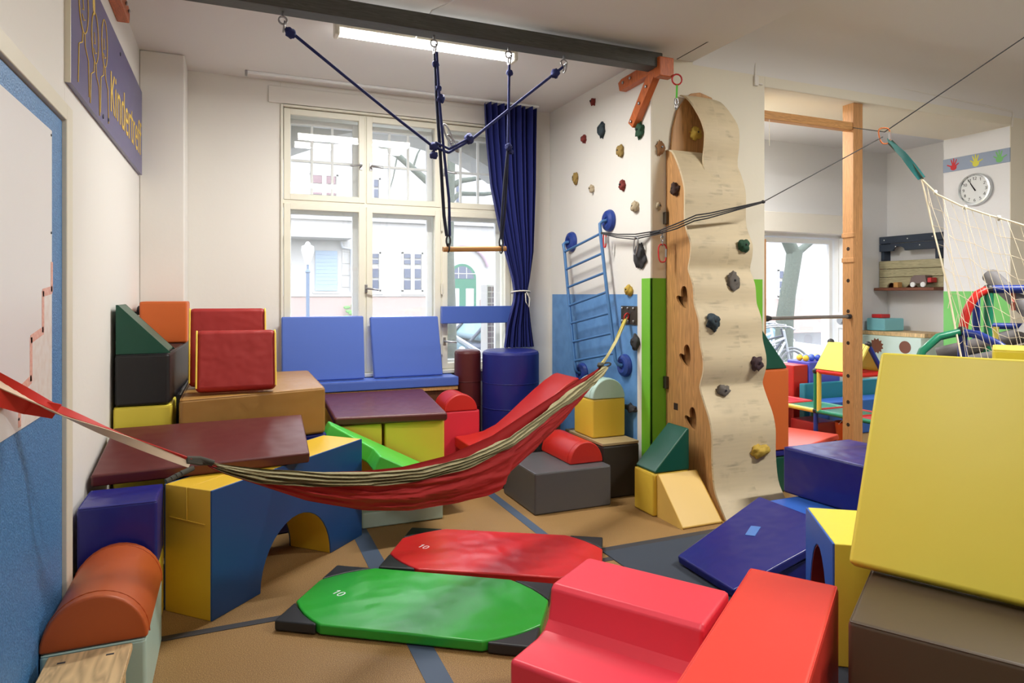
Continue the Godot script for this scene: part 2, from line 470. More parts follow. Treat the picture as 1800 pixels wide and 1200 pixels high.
func tube_lamp(at: Vector3, label: String, energy: float, length := 1.25) -> void:
	# a ceiling batten: cream housing, glowing tube cover, end caps
	var t := thing("ceiling_lamp", label, "lamp", at, "fluorescent ceiling battens")
	var h := length / 2.0
	obj("housing", box(at + Vector3(-h, -0.07, -0.045), at + Vector3(h, 0.0, 0.045), 0.01), M.cream, t)
	var mb := Mb.new()
	prism(mb, arc(Vector2.ZERO, 0.036, 0.045, PI, TAU, 10), -h + 0.02, h - 0.02, 0.002, Transform3D(TZY.basis, at + Vector3(0, -0.07, 0)))
	obj("tube_cover", mb, M.tube_glow, t)
	for s in [-1.0, 1.0]:
		obj("end_cap", box(at + Vector3(s * (h - 0.022), -0.12, -0.05), at + Vector3(s * (h + 0.012), -0.004, 0.05), 0.012), M.cream, t)
	var l := AreaLight3D.new(); l.name = "lamp_light"; l.light_energy = energy; l.light_color = Color(1.0, 0.99, 0.97)
	l.area_size = Vector2(length - 0.06, 0.08); l.area_range = 15.0; l.area_attenuation = 2.0; l.shadow_enabled = true
	t.add_child(l); l.position = Vector3(0, -0.122, 0); l.rotation_degrees.x = -90

func build_shell() -> void:
	M.tube_glow = mat(250, 250, 245, 0.5); M.tube_glow.emission_enabled = true; M.tube_glow.emission = Color(1.0, 0.99, 0.97); M.tube_glow.emission_energy_multiplier = 14.0
	struct("floor", box(Vector3(-0.9, -0.12, -6.4), Vector3(8.9, 0.0, 2.9), 0.002), M.floor)
	struct("wall_left", box(Vector3(-0.85, 0, -6.4), Vector3(XL, 3.9, 2.9), 0.002), M.wall)
	struct("wall_rear", box(Vector3(-0.63, 0, 2.5), Vector3(8.6, 3.9, 2.7), 0.002), M.wall)
	struct("wall_right", box(Vector3(8.4, 0, -6.4), Vector3(8.7, 3.9, 2.5), 0.002), M.wall)
	var mb := Mb.new()
	# window wall around its opening
	cuboid(mb, Vector3(XL, 0, -6.3), Vector3(0.364, 3.9, ZB))
	cuboid(mb, Vector3(2.475, 0, -6.3), Vector3(3.0, 3.9, ZB))
	cuboid(mb, Vector3(0.364, 3.09, -6.3), Vector3(2.475, 3.9, ZB))
	cuboid(mb, Vector3(0.364, 0, -6.3), Vector3(2.475, 0.78, ZB))
	struct("wall_back", mb, M.wall)
	struct("trim_1", box(Vector3(XL, 0, ZB), Vector3(-0.333, CEIL, -5.49), 0.012), M.wall)      # corner pier
	struct("trim_2", box(Vector3(0.27, 3.095, -5.862), Vector3(2.62, 3.235, -5.842), 0.004), M.wall)   # board over the window
	# pier between the two rooms
	var pier := struct("wall_pier", box(Vector3(XR, 0, -6.3), Vector3(3.968, 3.9, ZP), 0.012), M.wall_cream)
	obj("white_paint", box(Vector3(XR - 0.001, 0, -5.86), Vector3(XR + 0.01, CEIL, ZP - 0.004), 0.0004), M.wall, pier)
	obj("blue_paint", box(Vector3(XR - 0.002, 0, -5.807), Vector3(XR + 0.01, 1.5, -4.331), 0.001), M.paint_blue, pier)
	obj("green_paint", box(Vector3(XR - 0.002, 0, -4.273), Vector3(XR + 0.01, 1.62, ZP + 0.002), 0.001), M.paint_green, pier)
	obj("green_paint", box(Vector3(XR - 0.002, 0, ZP - 0.01), Vector3(3.94, 1.62, ZP + 0.002), 0.001), M.paint_green, pier)
	struct("wall_lintel", box(Vector3(3.96, 3.175, -4.83), Vector3(7.13, 3.9, ZP), 0.01), M.wall_cream)
	var clock_wall := struct("wall_jamb", box(Vector3(7.12, 0, -4.825), Vector3(8.5, 3.9, ZP), 0.006), M.wall_cream)
	obj("cool_paint", box(Vector3(7.119, 0, -4.822), Vector3(7.13, 3.172, ZP - 0.006), 0.0005), M.wall_cool, clock_wall)
	obj("green_paint", box(Vector3(7.117, 0, -4.823), Vector3(7.13, 1.531, ZP - 0.005), 0.001), M.paint_green_pale, clock_wall)
	# ceilings: low over the window bay, higher to the right
	mb = Mb.new()
	cuboid(mb, Vector3(-0.75, CEIL, -6.3), Vector3(3.25, 3.9, 2.7), 0.006)
	struct("ceiling", mb, M.ceiling)
	mb = Mb.new()
	var cove := [Vector2(2.8, 3.95), Vector2(2.8, 3.62)]
	cove.append_array(arc(Vector2(-3.79, 3.26), 0.36, 0.36, PI / 2, PI, 8))
	cove.append(Vector2(-4.5, 3.26)); cove.append(Vector2(-4.5, 3.95))
	prism(mb, cove, 3.25, 8.6, 0.002, TZY)
	struct("ceiling_right", mb, M.ceiling)
	# the room beyond the opening
	mb = Mb.new()
	cuboid(mb, Vector3(3.96, 3.34, -6.4), Vector3(8.5, 3.45, -4.8))
	struct("ceiling_far", mb, M.wall_cool)
	struct("wall_niche", box(Vector3(7.9, 0, -6.4), Vector3(8.5, 3.4, -4.8), 0.004), M.wall_cool)
	mb = Mb.new()
	cuboid(mb, Vector3(3.9, 0, -6.4), Vector3(4.9, 3.4, -6.1))
	cuboid(mb, Vector3(7.06, 0, -6.4), Vector3(8.0, 3.4, -6.1))
	cuboid(mb, Vector3(4.9, 2.25, -6.4), Vector3(7.06, 3.4, -6.1))
	cuboid(mb, Vector3(4.9, 0, -6.4), Vector3(7.06, 0.55, -6.1))
	struct("wall_far", mb, M.wall_cool)
	# floor markings
	one("floor_tape", box(Vector3(1.75, 0, -5.4), Vector3(1.815, 0.0025, 2.0), 0.001), M.tape_blue, "narrow blue grey floor line running back beside the dark grey block", "floor line", "floor lines")
	one("floor_tape", box(Vector3(0.685, 0, -5.4), Vector3(0.785, 0.002, 2.0), 0.001), M.tape_blue, "broad blue grey floor line running back under the two mats", "floor line", "floor lines")
	one("floor_tape", box(Vector3(-0.6, 0, -3.27), Vector3(1.98, 0.003, -3.225), 0.001), M.tape_dark, "thin dark floor line crossing in front of the arched bridge block", "floor line", "floor lines")
	one("floor_tape", box(Vector3(1.98, 0, -3.40), Vector3(7.0, 0.004, -3.34), 0.001), M.tape_dark, "thin dark floor line edging the grey blue carpet", "floor line", "floor lines")
	one("carpet", box(Vector3(1.98, 0, -3.345), Vector3(7.0, 0.006, 1.5), 0.002), M.carpet, "grey blue carpet under the blocks on the right", "carpet")
	# lamps of the room: one seen over the window bay, the others over the room behind
	tube_lamp(Vector3(1.235, CEIL, -4.38), "lit fluorescent batten on the ceiling behind the dark beam", 5.0)
	tube_lamp(Vector3(1.0, CEIL, -1.1), "fluorescent batten on the ceiling over the mats, out of view", 1.5)
	tube_lamp(Vector3(4.6, 3.62, -1.6), "fluorescent batten on the higher ceiling to the right, out of view", 10.0)
	tube_lamp(Vector3(4.38, 3.34, -5.2), "fluorescent batten on the ceiling of the room beyond, out of view", 4.5, 0.75)

func sash(win: Node3D, x0: float, x1: float, y0: float, y1: float, z: float, w: float, m: Material, muntins: bool, pane_name := "pane") -> void:
	var mb := Mb.new()
	cuboid(mb, Vector3(x0, y0, z - 0.025), Vector3(x0 + w, y1, z + 0.025), 0.006)
	cuboid(mb, Vector3(x1 - w, y0, z - 0.025), Vector3(x1, y1, z + 0.025), 0.006)
	cuboid(mb, Vector3(x0 + w - 0.004, y0, z - 0.0245), Vector3(x1 - w + 0.004, y0 + w, z + 0.0245), 0.006)
	cuboid(mb, Vector3(x0 + w - 0.004, y1 - w, z - 0.0245), Vector3(x1 - w + 0.004, y1, z + 0.0245), 0.006)
	var sf := obj("sash_frame", mb, m, win)
	if muntins:
		var gx := (x1 - x0 - 2 * w) / 3.0; var gy := (y1 - y0 - 2 * w) / 2.0
		for i in [1, 2]:
			obj("glazing_bar", box(Vector3(x0 + w + gx * i - 0.011, y0 + w - 0.004, z - 0.014), Vector3(x0 + w + gx * i + 0.011, y1 - w + 0.004, z + 0.014), 0.004), m, sf)
		obj("glazing_bar", box(Vector3(x0 + w - 0.004, y0 + w + gy - 0.011, z - 0.013), Vector3(x1 - w + 0.004, y0 + w + gy + 0.011, z + 0.013), 0.004), m, sf)
		for i in 3:
			for j in 2:
				obj(pane_name, box(Vector3(x0 + w + gx * i + 0.008, y0 + w + gy * j + 0.008, z - 0.002), Vector3(x0 + w + gx * (i + 1) - 0.008, y0 + w + gy * (j + 1) - 0.008, z + 0.002), 0.0005), M.glass, sf)
	else:
		obj(pane_name, box(Vector3(x0 + w - 0.004, y0 + w - 0.004, z - 0.002), Vector3(x1 - w + 0.004, y1 - w + 0.004, z + 0.002), 0.0005), M.glass, sf)

func build_windows() -> void:
	var win := Node3D.new(); win.name = "window_1"; win.position = Vector3(1.42, 0.78, -5.9); win.set_meta("kind", "structure"); add_child(win)
	var mb := Mb.new()
	# outer casing, transom and mullions
	cuboid(mb, Vector3(0.364, 0.78, -6.25), Vector3(0.384, 3.09, -5.84), 0.004)
	cuboid(mb, Vector3(2.455, 0.78, -6.25), Vector3(2.475, 3.09, -5.84), 0.004)
	cuboid(mb, Vector3(0.384, 3.07, -6.25), Vector3(2.455, 3.09, -5.84), 0.004)
	cuboid(mb, Vector3(0.384, 0.78, -6.25), Vector3(2.455, 0.81, -5.80), 0.004)
	for x in [1.072, 1.762]:
		cuboid(mb, Vector3(x - 0.02, 0.81, -5.95), Vector3(x + 0.02, 3.07, -5.87), 0.004)
		cuboid(mb, Vector3(x - 0.02, 0.81, -6.13), Vector3(x + 0.02, 3.07, -6.05), 0.004)
	cuboid(mb, Vector3(0.384, 2.262, -5.95), Vector3(2.455, 2.30, -5.869), 0.004)
	cuboid(mb, Vector3(0.384, 2.262, -6.13), Vector3(2.455, 2.30, -6.051), 0.004)
	obj("casing", mb, M.cream, win)
	var xs := [0.384, 1.072, 1.762, 2.455]
	for i in 3:
		sash(win, xs[i] + 0.006, xs[i + 1] - 0.006, 2.295, 3.066, -5.885, 0.054, M.cream, false)
		sash(win, xs[i] + 0.006, xs[i + 1] - 0.006, 0.815, 2.268, -5.885, 0.054, M.cream, false)
		sash(win, xs[i] + 0.03, xs[i + 1] - 0.03, 2.31, 3.03, -6.09, 0.05, M.white, true)
		sash(win, xs[i] + 0.03, xs[i + 1] - 0.03, 0.83, 2.25, -6.09, 0.05, M.white, false)
	for h in [[1.03, 2.62, -1.0], [1.115, 2.62, 1.0], [1.075, 1.55, 1.0], [1.79, 1.07, 1.0], [1.79, 2.62, 1.0]]:
		mb = Mb.new()
		cuboid(mb, Vector3(h[0] - 0.012, h[1] - 0.035, -5.862), Vector3(h[0] + 0.012, h[1] + 0.035, -5.852), 0.003)
		tube(mb, [Vector3(h[0], h[1], -5.86), Vector3(h[0], h[1], -5.81), Vector3(h[0] + 0.10 * h[2], h[1] - 0.012, -5.80)], 0.009, 8)
		obj("window_handle", mb, M.metal, win)
	for x in [0.372, 1.762]:
		for y in [2.95, 2.5, 2.13, 1.55, 1.0]:
			obj("hinge", tube(Mb.new(), [Vector3(x, y - 0.05, -5.848), Vector3(x, y + 0.05, -5.848)], 0.009, 8), M.cream, win)
	# arched reveal of the street front, outside the panes
	mb = Mb.new()
	var arch := [Vector2(-0.2, 2.7), Vector2(-0.2, 3.9), Vector2(3.1, 3.9), Vector2(3.1, 2.7), Vector2(2.55, 2.7)]
	for i in 17:
		var x := lerpf(2.52, 0.30, i / 16.0)
		arch.append(Vector2(x, 2.72 + 0.33 * (1.0 - pow((x - 1.41) / 1.11, 2.0))))
	prism(mb, arch, -6.75, -6.3, 0.004, TXY)
	struct("wall_arch", mb, M.stone)
	# curtain rail on the ceiling
	mb = box(Vector3(0.1, CEIL - 0.022, -5.695), Vector3(2.66, CEIL, -5.665), 0.004)
	var rail := one("curtain_rail", mb, M.white, "white curtain rail on the ceiling in front of the window", "rail")
	obj("end_stop", box(Vector3(0.085, CEIL - 0.04, -5.70), Vector3(0.105, CEIL, -5.66), 0.004), M.metal, rail)
	# curtain, gathered by a white cord
	var cur := thing("curtain", "long dark blue curtain tied back with white cord at the window", "curtain", Vector3(2.45, 1.0, -5.68))
	mb = Mb.new()
	var pts := []
	var ks := [[3.25, 2.11, 2.63], [2.95, 2.125, 2.625], [2.5, 2.17, 2.62], [2.2, 2.235, 2.61], [1.9, 2.31, 2.60], [1.65, 2.385, 2.565], [1.52, 2.41, 2.54], [1.44, 2.40, 2.55], [1.2, 2.33, 2.58], [1.006, 2.30, 2.61]]
	for i in ks.size() - 1:
		for s in 4:
			var f: float = s / 4.0
			pts.append(curtain_row(lerpf(ks[i][0], ks[i + 1][0], f), lerpf(ks[i][1], ks[i + 1][1], f), lerpf(ks[i][2], ks[i + 1][2], f)))
	pts.append(curtain_row(1.006, 2.30, 2.61))
	grid(mb, pts, false, null, Vector3(0, 0, 1))
	obj("cloth", mb, M.curtain, cur)
	mb = Mb.new()
	tube(mb, ring_pts(Vector3(2.475, 1.52, -5.68), Vector3(0.09, 0, 0), Vector3(0, 0.012, 0.075), 18), 0.007, 6, true)
	tube(mb, [Vector3(2.50, 1.52, -5.60), Vector3(2.53, 1.46, -5.59), Vector3(2.52, 1.38, -5.59), Vector3(2.49, 1.43, -5.59), Vector3(2.49, 1.51, -5.60)], 0.005, 6)
	obj("tie_cord", mb, M.white_cord, cur)

func curtain_row(y: float, x0: float, x1: float) -> Array:
	var row := []
	var w := x1 - x0
	for j in 113:
		var f := j / 112.0
		var a := 0.035 + 0.03 * clampf(w / 0.5, 0, 1)
		var z := -5.68 + a * 0.8 * sin(f * TAU * 9.0 + 0.7 * sin(f * 11.0) + y * 0.5) + 0.25 * a * sin(f * TAU * 4.0 + y * 1.3)
		z += 0.05 * (1.0 - pow(2.0 * f - 1.0, 2.0)) * clampf(1.0 - w / 0.4, 0, 1)
		row.append(Vector3(lerpf(x0, x1, f + 0.006 * sin(f * 40.0)), y, z))
	return row

# ---------------------------------------------------------------- foam blocks
func foam(called: String, outline: Array, y0: float, y1: float, m: Material, label: String, group := "soft foam building blocks", r := 0.014) -> MeshInstance3D:
	var mb := Mb.new(); prism(mb, outline, y0, y1, r)
	var o := one(called, mb, m, label, "foam block", group)
	# stitched edge round the upper face
	var loop := []
	for i in outline.size():
		var p0: Vector2 = outline[(i - 1 + outline.size()) % outline.size()]; var p: Vector2 = outline[i]; var p2: Vector2 = outline[(i + 1) % outline.size()]
		var inward := ((p0 - p).normalized() + (p2 - p).normalized()).normalized() * r * 0.42
		var q := p + inward; var a := (p0 - p).normalized() * r; var b := (p2 - p).normalized() * r
		for e in [q + a, q + (a + b) * 0.12, q + b]:
			loop.append(Vector3(e.x, y1 - r * 0.29, e.y))
	obj("seam", tube(Mb.new(), loop, 0.0024, 5, true), m, o)
	return o

func v2(a: Array) -> Array:
	var o := []
	for i in range(0, a.size(), 2):
		o.append(Vector2(a[i], a[i + 1]))
	return o

func wedge(called: String, pts: Array, t: Transform3D, h0: float, h1: float, m: Material, label: String, group := "soft foam building blocks") -> MeshInstance3D:
	var mb := Mb.new(); prism(mb, v2(pts), h0, h1, 0.01, t)
	return one(called, mb, m, label, "foam block", group)

func half_round(called: String, x: float, y: float, r: float, ry: float, z0: float, z1: float, m: Material, label: String) -> MeshInstance3D:
	var mb := Mb.new(); prism(mb, arc(Vector2(x, y), r, ry, 0, PI, 16), z0, z1, 0.01, TXY)
	var o := one(called, mb, m, label, "foam block", "soft foam building blocks")
	for z in [z0 + 0.045, z1 - 0.045]:
		var pts := []
		for q in arc(Vector2(x, y), r + 0.0006, ry + 0.0006, 0.02, PI - 0.02, 20):
			pts.append(Vector3(q.x, q.y, z))
		obj("seam", tube(Mb.new(), pts, 0.0022, 5), m, o)
	return o

# a slab given by its four upper corners (in order round the rim) and its thickness
func slab(called: String, c: Array, thick: float, m: Material, label: String, group := "soft foam building blocks", r := 0.012) -> MeshInstance3D:
	var o: Vector3 = c[0]; var ax: Vector3 = (c[1] - o).normalized(); var az: Vector3 = c[3] - o
	var ay := ax.cross(az).normalized()
	if ay.y < 0.0:
		ay = -ay
	az = ax.cross(ay).normalized()
	if az.dot(c[3] - o) < 0.0:
		az = -az
	var poly := []
	for p in c:
		poly.append(Vector2((p - o).dot(ax), (p - o).dot(az)))
	var mb := Mb.new(); prism(mb, poly, -thick, 0.0, r, Transform3D(Basis(ax, ay, az), o))
	return one(called, mb, m, label, "foam block", group)

func build_blocks_left() -> void:
	# left front corner: bench, half round on its block
	foam("foam_block", rect(-0.605, -3.235, -0.285, -2.68), 0.0, 0.275, M.mint, "pale mint foam block under the orange half round by the bench")
	half_round("half_round_block", -0.445, 0.276, 0.165, 0.175, -3.235, -2.685, M.rust, "orange half round foam bolster lying by the blue door")
	var b := thing("bench", "low plywood bench along the left wall", "bench", Vector3(-0.45, 0, -2.2))
	obj("bench_top", box(Vector3(-0.575, 0.255, -2.66), Vector3(-0.325, 0.28, -1.3), 0.004), M.ply, b)
	for z in [-2.6, -1.4]:
		obj("leg", box(Vector3(-0.56, 0, z - 0.015), Vector3(-0.34, 0.255, z + 0.015), 0.003), M.ply, b)
	obj("stretcher", box(Vector3(-0.46, 0.12, -2.585), Vector3(-0.44, 0.2, -1.415), 0.003), M.ply, b)
	for p in [Vector2(-0.525, -2.6), Vector2(-0.385, -2.6)]:
		obj("bolt_hole", box(Vector3(p.x - 0.012, 0.279, p.y - 0.005), Vector3(p.x + 0.012, 0.2812, p.y + 0.005), 0.001), M.tape_dark, b)
	# blue on yellow against the wall
	foam("foam_block", rect(-0.605, -3.55, -0.305, -3.26), 0.0, 0.30, M.yellow, "yellow foam block at the left wall under the small dark blue block")
	foam("foam_block", rect(-0.605, -3.55, -0.305, -3.26), 0.302, 0.602, M.navy, "dark blue foam cube at the left wall beside the arched bridge")
	# arched bridge block: yellow shell, blue faces
	var A := Vector3(-0.091, 0, -3.33); var d := Vector3(0.704, 0, -0.710).normalized(); var w := Vector3(-0.71, 0, -0.704).normalized()
	var br := thing("bridge_block", "large foam bridge with blue faces and yellow sides, arch cut through", "foam block", A + d * 0.6 + w * 0.15, "soft foam building blocks")
	var arch := [Vector2(0, 0), Vector2(0, 0.6), Vector2(1.18, 0.6), Vector2(1.18, 0), Vector2(0.87, 0)]
	arch.append_array(arc(Vector2(0.59, 0.0), 0.28, 0.31, 0.0, PI, 18).slice(1))
	var t := Transform3D(Basis(d, w, Vector3.UP), A)
	var mb := Mb.new(); prism(mb, arch, 0.008, 0.292, 0.004, t); obj("body", mb, M.bridge_yellow, br)
	mb = Mb.new(); prism(mb, arch, 0.0, 0.01, 0.004, t); obj("blue_face", mb, M.ocean, br)
	mb = Mb.new(); prism(mb, arch, 0.29, 0.30, 0.004, t); obj("blue_face", mb, M.ocean, br)
	var st := A + w * 0.15
	mb = Mb.new(); tube(mb, [A - d * 0.002 + w * 0.04 + Vector3(0, 0.44, 0), A - d * 0.002 + w * 0.26 + Vector3(0, 0.45, 0)], 0.003, 5)
	tube(mb, [st - d * 0.003 + Vector3(0, 0.45, 0), st - d * 0.004 + Vector3(0, 0.598, 0), st + d * 0.3 + Vector3(0, 0.602, 0)], 0.003, 5)
	obj("seam", mb, M.bridge_yellow, br)
	# wide maroon mat sloping behind
	slab("foam_mat", [Vector3(-0.61, 0.66, -3.58), Vector3(0.375, 0.66, -3.66), Vector3(0.385, 0.775, -4.22), Vector3(-0.6, 0.775, -4.16)], 0.06, M.maroon, "maroon foam mat sloping across the blocks behind the hammock strap", "foam mats")
	# stack in the corner
	foam("foam_block", rect(-0.615, -4.6, -0.325, -4.245), 0.0, 0.868, M.yellow, "tall yellow foam block in the left corner under the black block")
	foam("foam_block", v2([-0.61, -4.25, -0.335, -4.25, -0.295, -5.42, -0.6, -5.42]), 0.87, 1.163, M.black, "long black foam block in the left corner under the green wedge", "soft foam building blocks", 0.02)
	foam("foam_block", rect(-0.61, -5.42, -0.3, -4.65), 0.0, 0.868, M.grey, "grey foam block at the wall hidden below the long black block")
	wedge("foam_wedge", [-0.605, 1.164, -0.33, 1.164, -0.595, 1.44, -0.605, 1.44], TXY, -4.57, -4.27, M.pine, "dark green foam wedge on the black block against the left wall")
	foam("foam_block", rect(-0.585, -5.39, -0.293, -5.10), 1.164, 1.45, M.orange, "orange foam cube on the back of the long black block")
	foam("foam_block", v2([-0.285, -4.19, 0.549, -4.42, 0.55, -5.46, -0.285, -5.46]), 0.602, 0.90, M.gold, "big golden brown foam block under the red folding cushions", "soft foam building blocks", 0.02)
	foam("foam_block", v2([-0.28, -4.30, 0.56, -4.42, 0.57, -5.40, -0.28, -5.40]), 0.0, 0.60, M.navy, "dark blue foam block peeking out under the golden brown block")
	cushion(Vector3(0.02, 0.925, -4.30), 0.45, 0.37, 0.10, -13.0, "red folding cushion with yellow piping standing in front on the golden block")
	cushion(Vector3(-0.03, 0.92, -4.62), 0.46, 0.50, 0.10, -10.0, "red folding cushion with yellow piping standing behind its twin on the golden block")
	one("wall_hook", tube(lump(Mb.new(), Vector3(-0.60, 1.39, -5.26), Vector3(0.02, 0.03, 0.02), 0.1, 3), [Vector3(-0.63, 1.37, -5.26), Vector3(-0.58, 1.36, -5.26), Vector3(-0.575, 1.40, -5.26)], 0.012, 6), M.darkmetal, "small dark metal hook on the left wall behind the green wedge", "hook")

func cushion(at: Vector3, w: float, h: float, th: float, lean: float, label: String) -> void:
	var t := Transform3D(Basis(Vector3.RIGHT, deg_to_rad(lean)) * Basis(Vector3.UP, deg_to_rad(1.5)), at)
	var c := thing("folding_cushion", label, "cushion", at, "red folding cushions")
	var mb := Mb.new()
	prism(mb, rect(-w / 2, -th, w / 2, 0.0), 0.0, h, 0.03, t, 3)
	obj("cover", mb, M.redcloth, c)
	for s in [-1.0, 1.0]:
		mb = Mb.new()
		var x: float = s * (w / 2 - 0.004)
		tube(mb, [t * Vector3(x, 0.02, 0.0), t * Vector3(x, h - 0.03, 0.002), t * Vector3(x, h - 0.004, -0.03), t * Vector3(x, h - 0.004, -th + 0.03)], 0.006, 6)
		obj("piping", mb, M.lemon, c)

func build_blocks_middle() -> void:
	# window bench with blue pads
	var b := thing("window_bench", "wooden box bench below the window", "bench", Vector3(1.1, 0, -5.7))
	obj("body", box(Vector3(0.40, 0, -5.84), Vector3(1.80, 0.66, -5.60), 0.004), M.darkwood, b)
	obj("top", box(Vector3(0.38, 0.66, -5.85), Vector3(1.83, 0.692, -5.58), 0.004), M.pine_wood, b)
	foam("seat_pad", rect(0.36, -5.86, 1.835, -5.57), 0.693, 0.775, M.blue, "long blue seat pad on the window bench", "blue pads at the window", 0.012)
	slab("back_pad", [Vector3(0.365, 1.315, -5.76), Vector3(1.035, 1.315, -5.76), Vector3(1.03, 0.785, -5.665), Vector3(0.365, 0.785, -5.665)], 0.05, M.blue, "blue back pad leaning on the window, nearest the red cushions", "blue pads at the window")
	slab("back_pad", [Vector3(1.09, 1.305, -5.76), Vector3(1.70, 1.305, -5.76), Vector3(1.72, 0.785, -5.665), Vector3(1.11, 0.785, -5.665)], 0.05, M.blue, "blue back pad leaning on the window, nearest the trapeze bar", "blue pads at the window")
	foam("guard_pad", rect(1.745, -5.84, 2.46, -5.775), 1.232, 1.39, M.blue, "narrow blue padded bar across the window beside the curtain", "blue pads at the window", 0.008)
	# rollers in the corner
	for c in [[2.30, -5.5, 0.255, 1.0, M.roller_blue, "big dark blue foam roller standing upright below the curtain"], [1.957, -5.69, 0.12, 1.0, M.roller_maroon, "slim maroon foam roller standing beside the blue roller"]]:
		var mb := Mb.new(); var prof := [Vector2(0.001, 0.0), Vector2(c[2] - 0.02, 0.0), Vector2(c[2] - 0.006, 0.006), Vector2(c[2], 0.02)]
		prof.append_array([Vector2(c[2], c[3] - 0.03), Vector2(c[2] - 0.008, c[3] - 0.01), Vector2(c[2] - 0.03, c[3]), Vector2(0.001, c[3] + 0.003)])
		lathe(mb, prof, 40, Transform3D(Basis.IDENTITY, Vector3(c[0], 0, c[1])))
		var o := one("foam_roller", mb, c[4], c[5], "foam roller", "foam rollers in the corner")
		for y in [0.22, 0.5, 0.72]:
			obj("seam", tube(Mb.new(), ring_pts(Vector3(c[0], y, c[1]), Vector3(c[2] + 0.0005, 0, 0), Vector3(0, 0, c[2] + 0.0005), 32), 0.003, 5, true), c[4], o)
	# maroon mat on two yellow blocks
	foam("foam_block", v2([0.66, -4.62, 0.955, -4.60, 0.99, -5.5, 0.68, -5.5]), 0.0, 0.60, M.lemon, "lemon yellow foam block under the left part of the flat maroon mat")
	foam("foam_block", v2([0.975, -4.60, 1.395, -4.56, 1.46, -5.5, 1.02, -5.5]), 0.0, 0.60, M.lemon, "lemon yellow foam block under the right part of the flat maroon mat")
	slab("foam_mat", [Vector3(0.63, 0.664, -4.60), Vector3(1.40, 0.664, -4.50), Vector3(1.50, 0.69, -5.54), Vector3(0.66, 0.69, -5.56)], 0.06, M.maroon, "flat maroon foam mat on the two lemon yellow blocks", "foam mats", 0.018)
	# crimson block with a red half round
	foam("foam_block", rect(1.55, -5.38, 1.86, -5.10), 0.0, 0.555, M.crimson, "crimson foam block beside the lemon yellow blocks")
	half_round("half_round_block", 1.70, 0.556, 0.14, 0.135, -5.40, -5.10, M.red, "red half round foam bolster on top of the crimson block")
	# red wave slide
	var mb := Mb.new()
	var top := [Vector2(1.64, 0.36), Vector2(1.75, 0.365), Vector2(1.88, 0.385), Vector2(1.99, 0.43), Vector2(2.10, 0.51), Vector2(2.21, 0.60), Vector2(2.33, 0.695), Vector2(2.44, 0.775), Vector2(2.52, 0.82), Vector2(2.56, 0.83)]
	var wave: Array = top.duplicate()
	for i in range(top.size() - 1, -1, -1):
		wave.append(top[i] + Vector2(0.035 if i > 1 else 0.0, -0.085))
	prism(mb, wave, -5.09, -4.70, 0.012, TXY)
	one("wave_slide", mb, M.red, "red curved foam slide rising to the ladder wall", "foam slide")
	foam("foam_block", rect(1.80, -5.05, 2.02, -4.75), 0.0, 0.268, M.grey, "grey foam block under the low end of the red slide")
	foam("foam_block", rect(2.22, -5.05, 2.44, -4.78), 0.0, 0.47, M.grey, "grey foam block under the high end of the red slide")
	# dark grey block, bolster, brown stack
	foam("foam_block", rect(1.88, -4.64, 2.478, -4.07), 0.0, 0.285, M.grey, "wide dark grey foam block on the floor under a red bolster")
	half_round("half_round_block", 2.34, 0.286, 0.135, 0.155, -4.66, -4.18, M.red, "red half round foam bolster on the dark grey block")
	foam("foam_block", rect(2.488, -4.80, 2.80, -4.20), 0.0, 0.385, M.darkbrown, "dark brown foam block at the blue painted wall")
	foam("foam_mat", rect(2.486, -4.80, 2.80, -4.205), 0.386, 0.406, M.beige, "thin beige pad on top of the dark brown block", "foam mats", 0.006)
	foam("foam_block", rect(2.505, -4.68, 2.795, -4.385), 0.407, 0.70, M.mustardy, "yellow foam cube on the dark brown block below the mint half round")
	half_round("half_round_block", 2.65, 0.701, 0.145, 0.155, -4.68, -4.385, M.mint, "pale mint half round foam block on the yellow cube")
	# corner by the climbing panel
	foam("foam_block", rect(2.605, -3.975, 2.90, -3.745), 0.0, 0.288, M.mustardy, "yellow foam cube at the foot of the climbing panel under the green wedge")
	wedge("foam_wedge", [2.605, 0.29, 2.905, 0.29, 2.905, 0.575, 2.89, 0.575], TXY, -3.975, -3.745, M.pine, "dark green foam wedge on the yellow cube beside the climbing panel")
	wedge("foam_wedge", [-3.742, 0.0, -3.455, 0.0, -3.73, 0.287, -3.742, 0.287], TZY, 2.635, 2.955, M.mustard, "pale yellow foam wedge on the floor in front of the climbing panel")
	# green ramp and mint pad behind the hammock
	mb = Mb.new()
	var sl := Vector3(0.615, -0.33, 0).normalized(); var sn := Vector3(0.33, 0.615, 0).normalized()
	var plan := []
	for q in v2([0.585, -4.57, 1.46, -4.57, 1.46, -4.34, 1.2, -4.32, 1.2, -3.97, 0.815, -3.97, 0.815, -4.20, 0.585, -4.43]):
		plan.append(Vector2((q.x - 0.585) / sl.x, q.y))
	prism(mb, plan, -0.1, 0.0, 0.012, Transform3D(Basis(sl, sn, Vector3(0, 0, 1)), Vector3(0.585, 0.655, 0)))
	one("foam_ramp", mb, M.limegreen, "bright green foam ramp leaning behind the hammock", "foam block", "soft foam building blocks")
	foam("foam_mat", rect(0.755, -4.54, 1.295, -4.262), 0.0, 0.105, M.mint, "pale mint foam pad on the floor below the hammock", "foam mats")

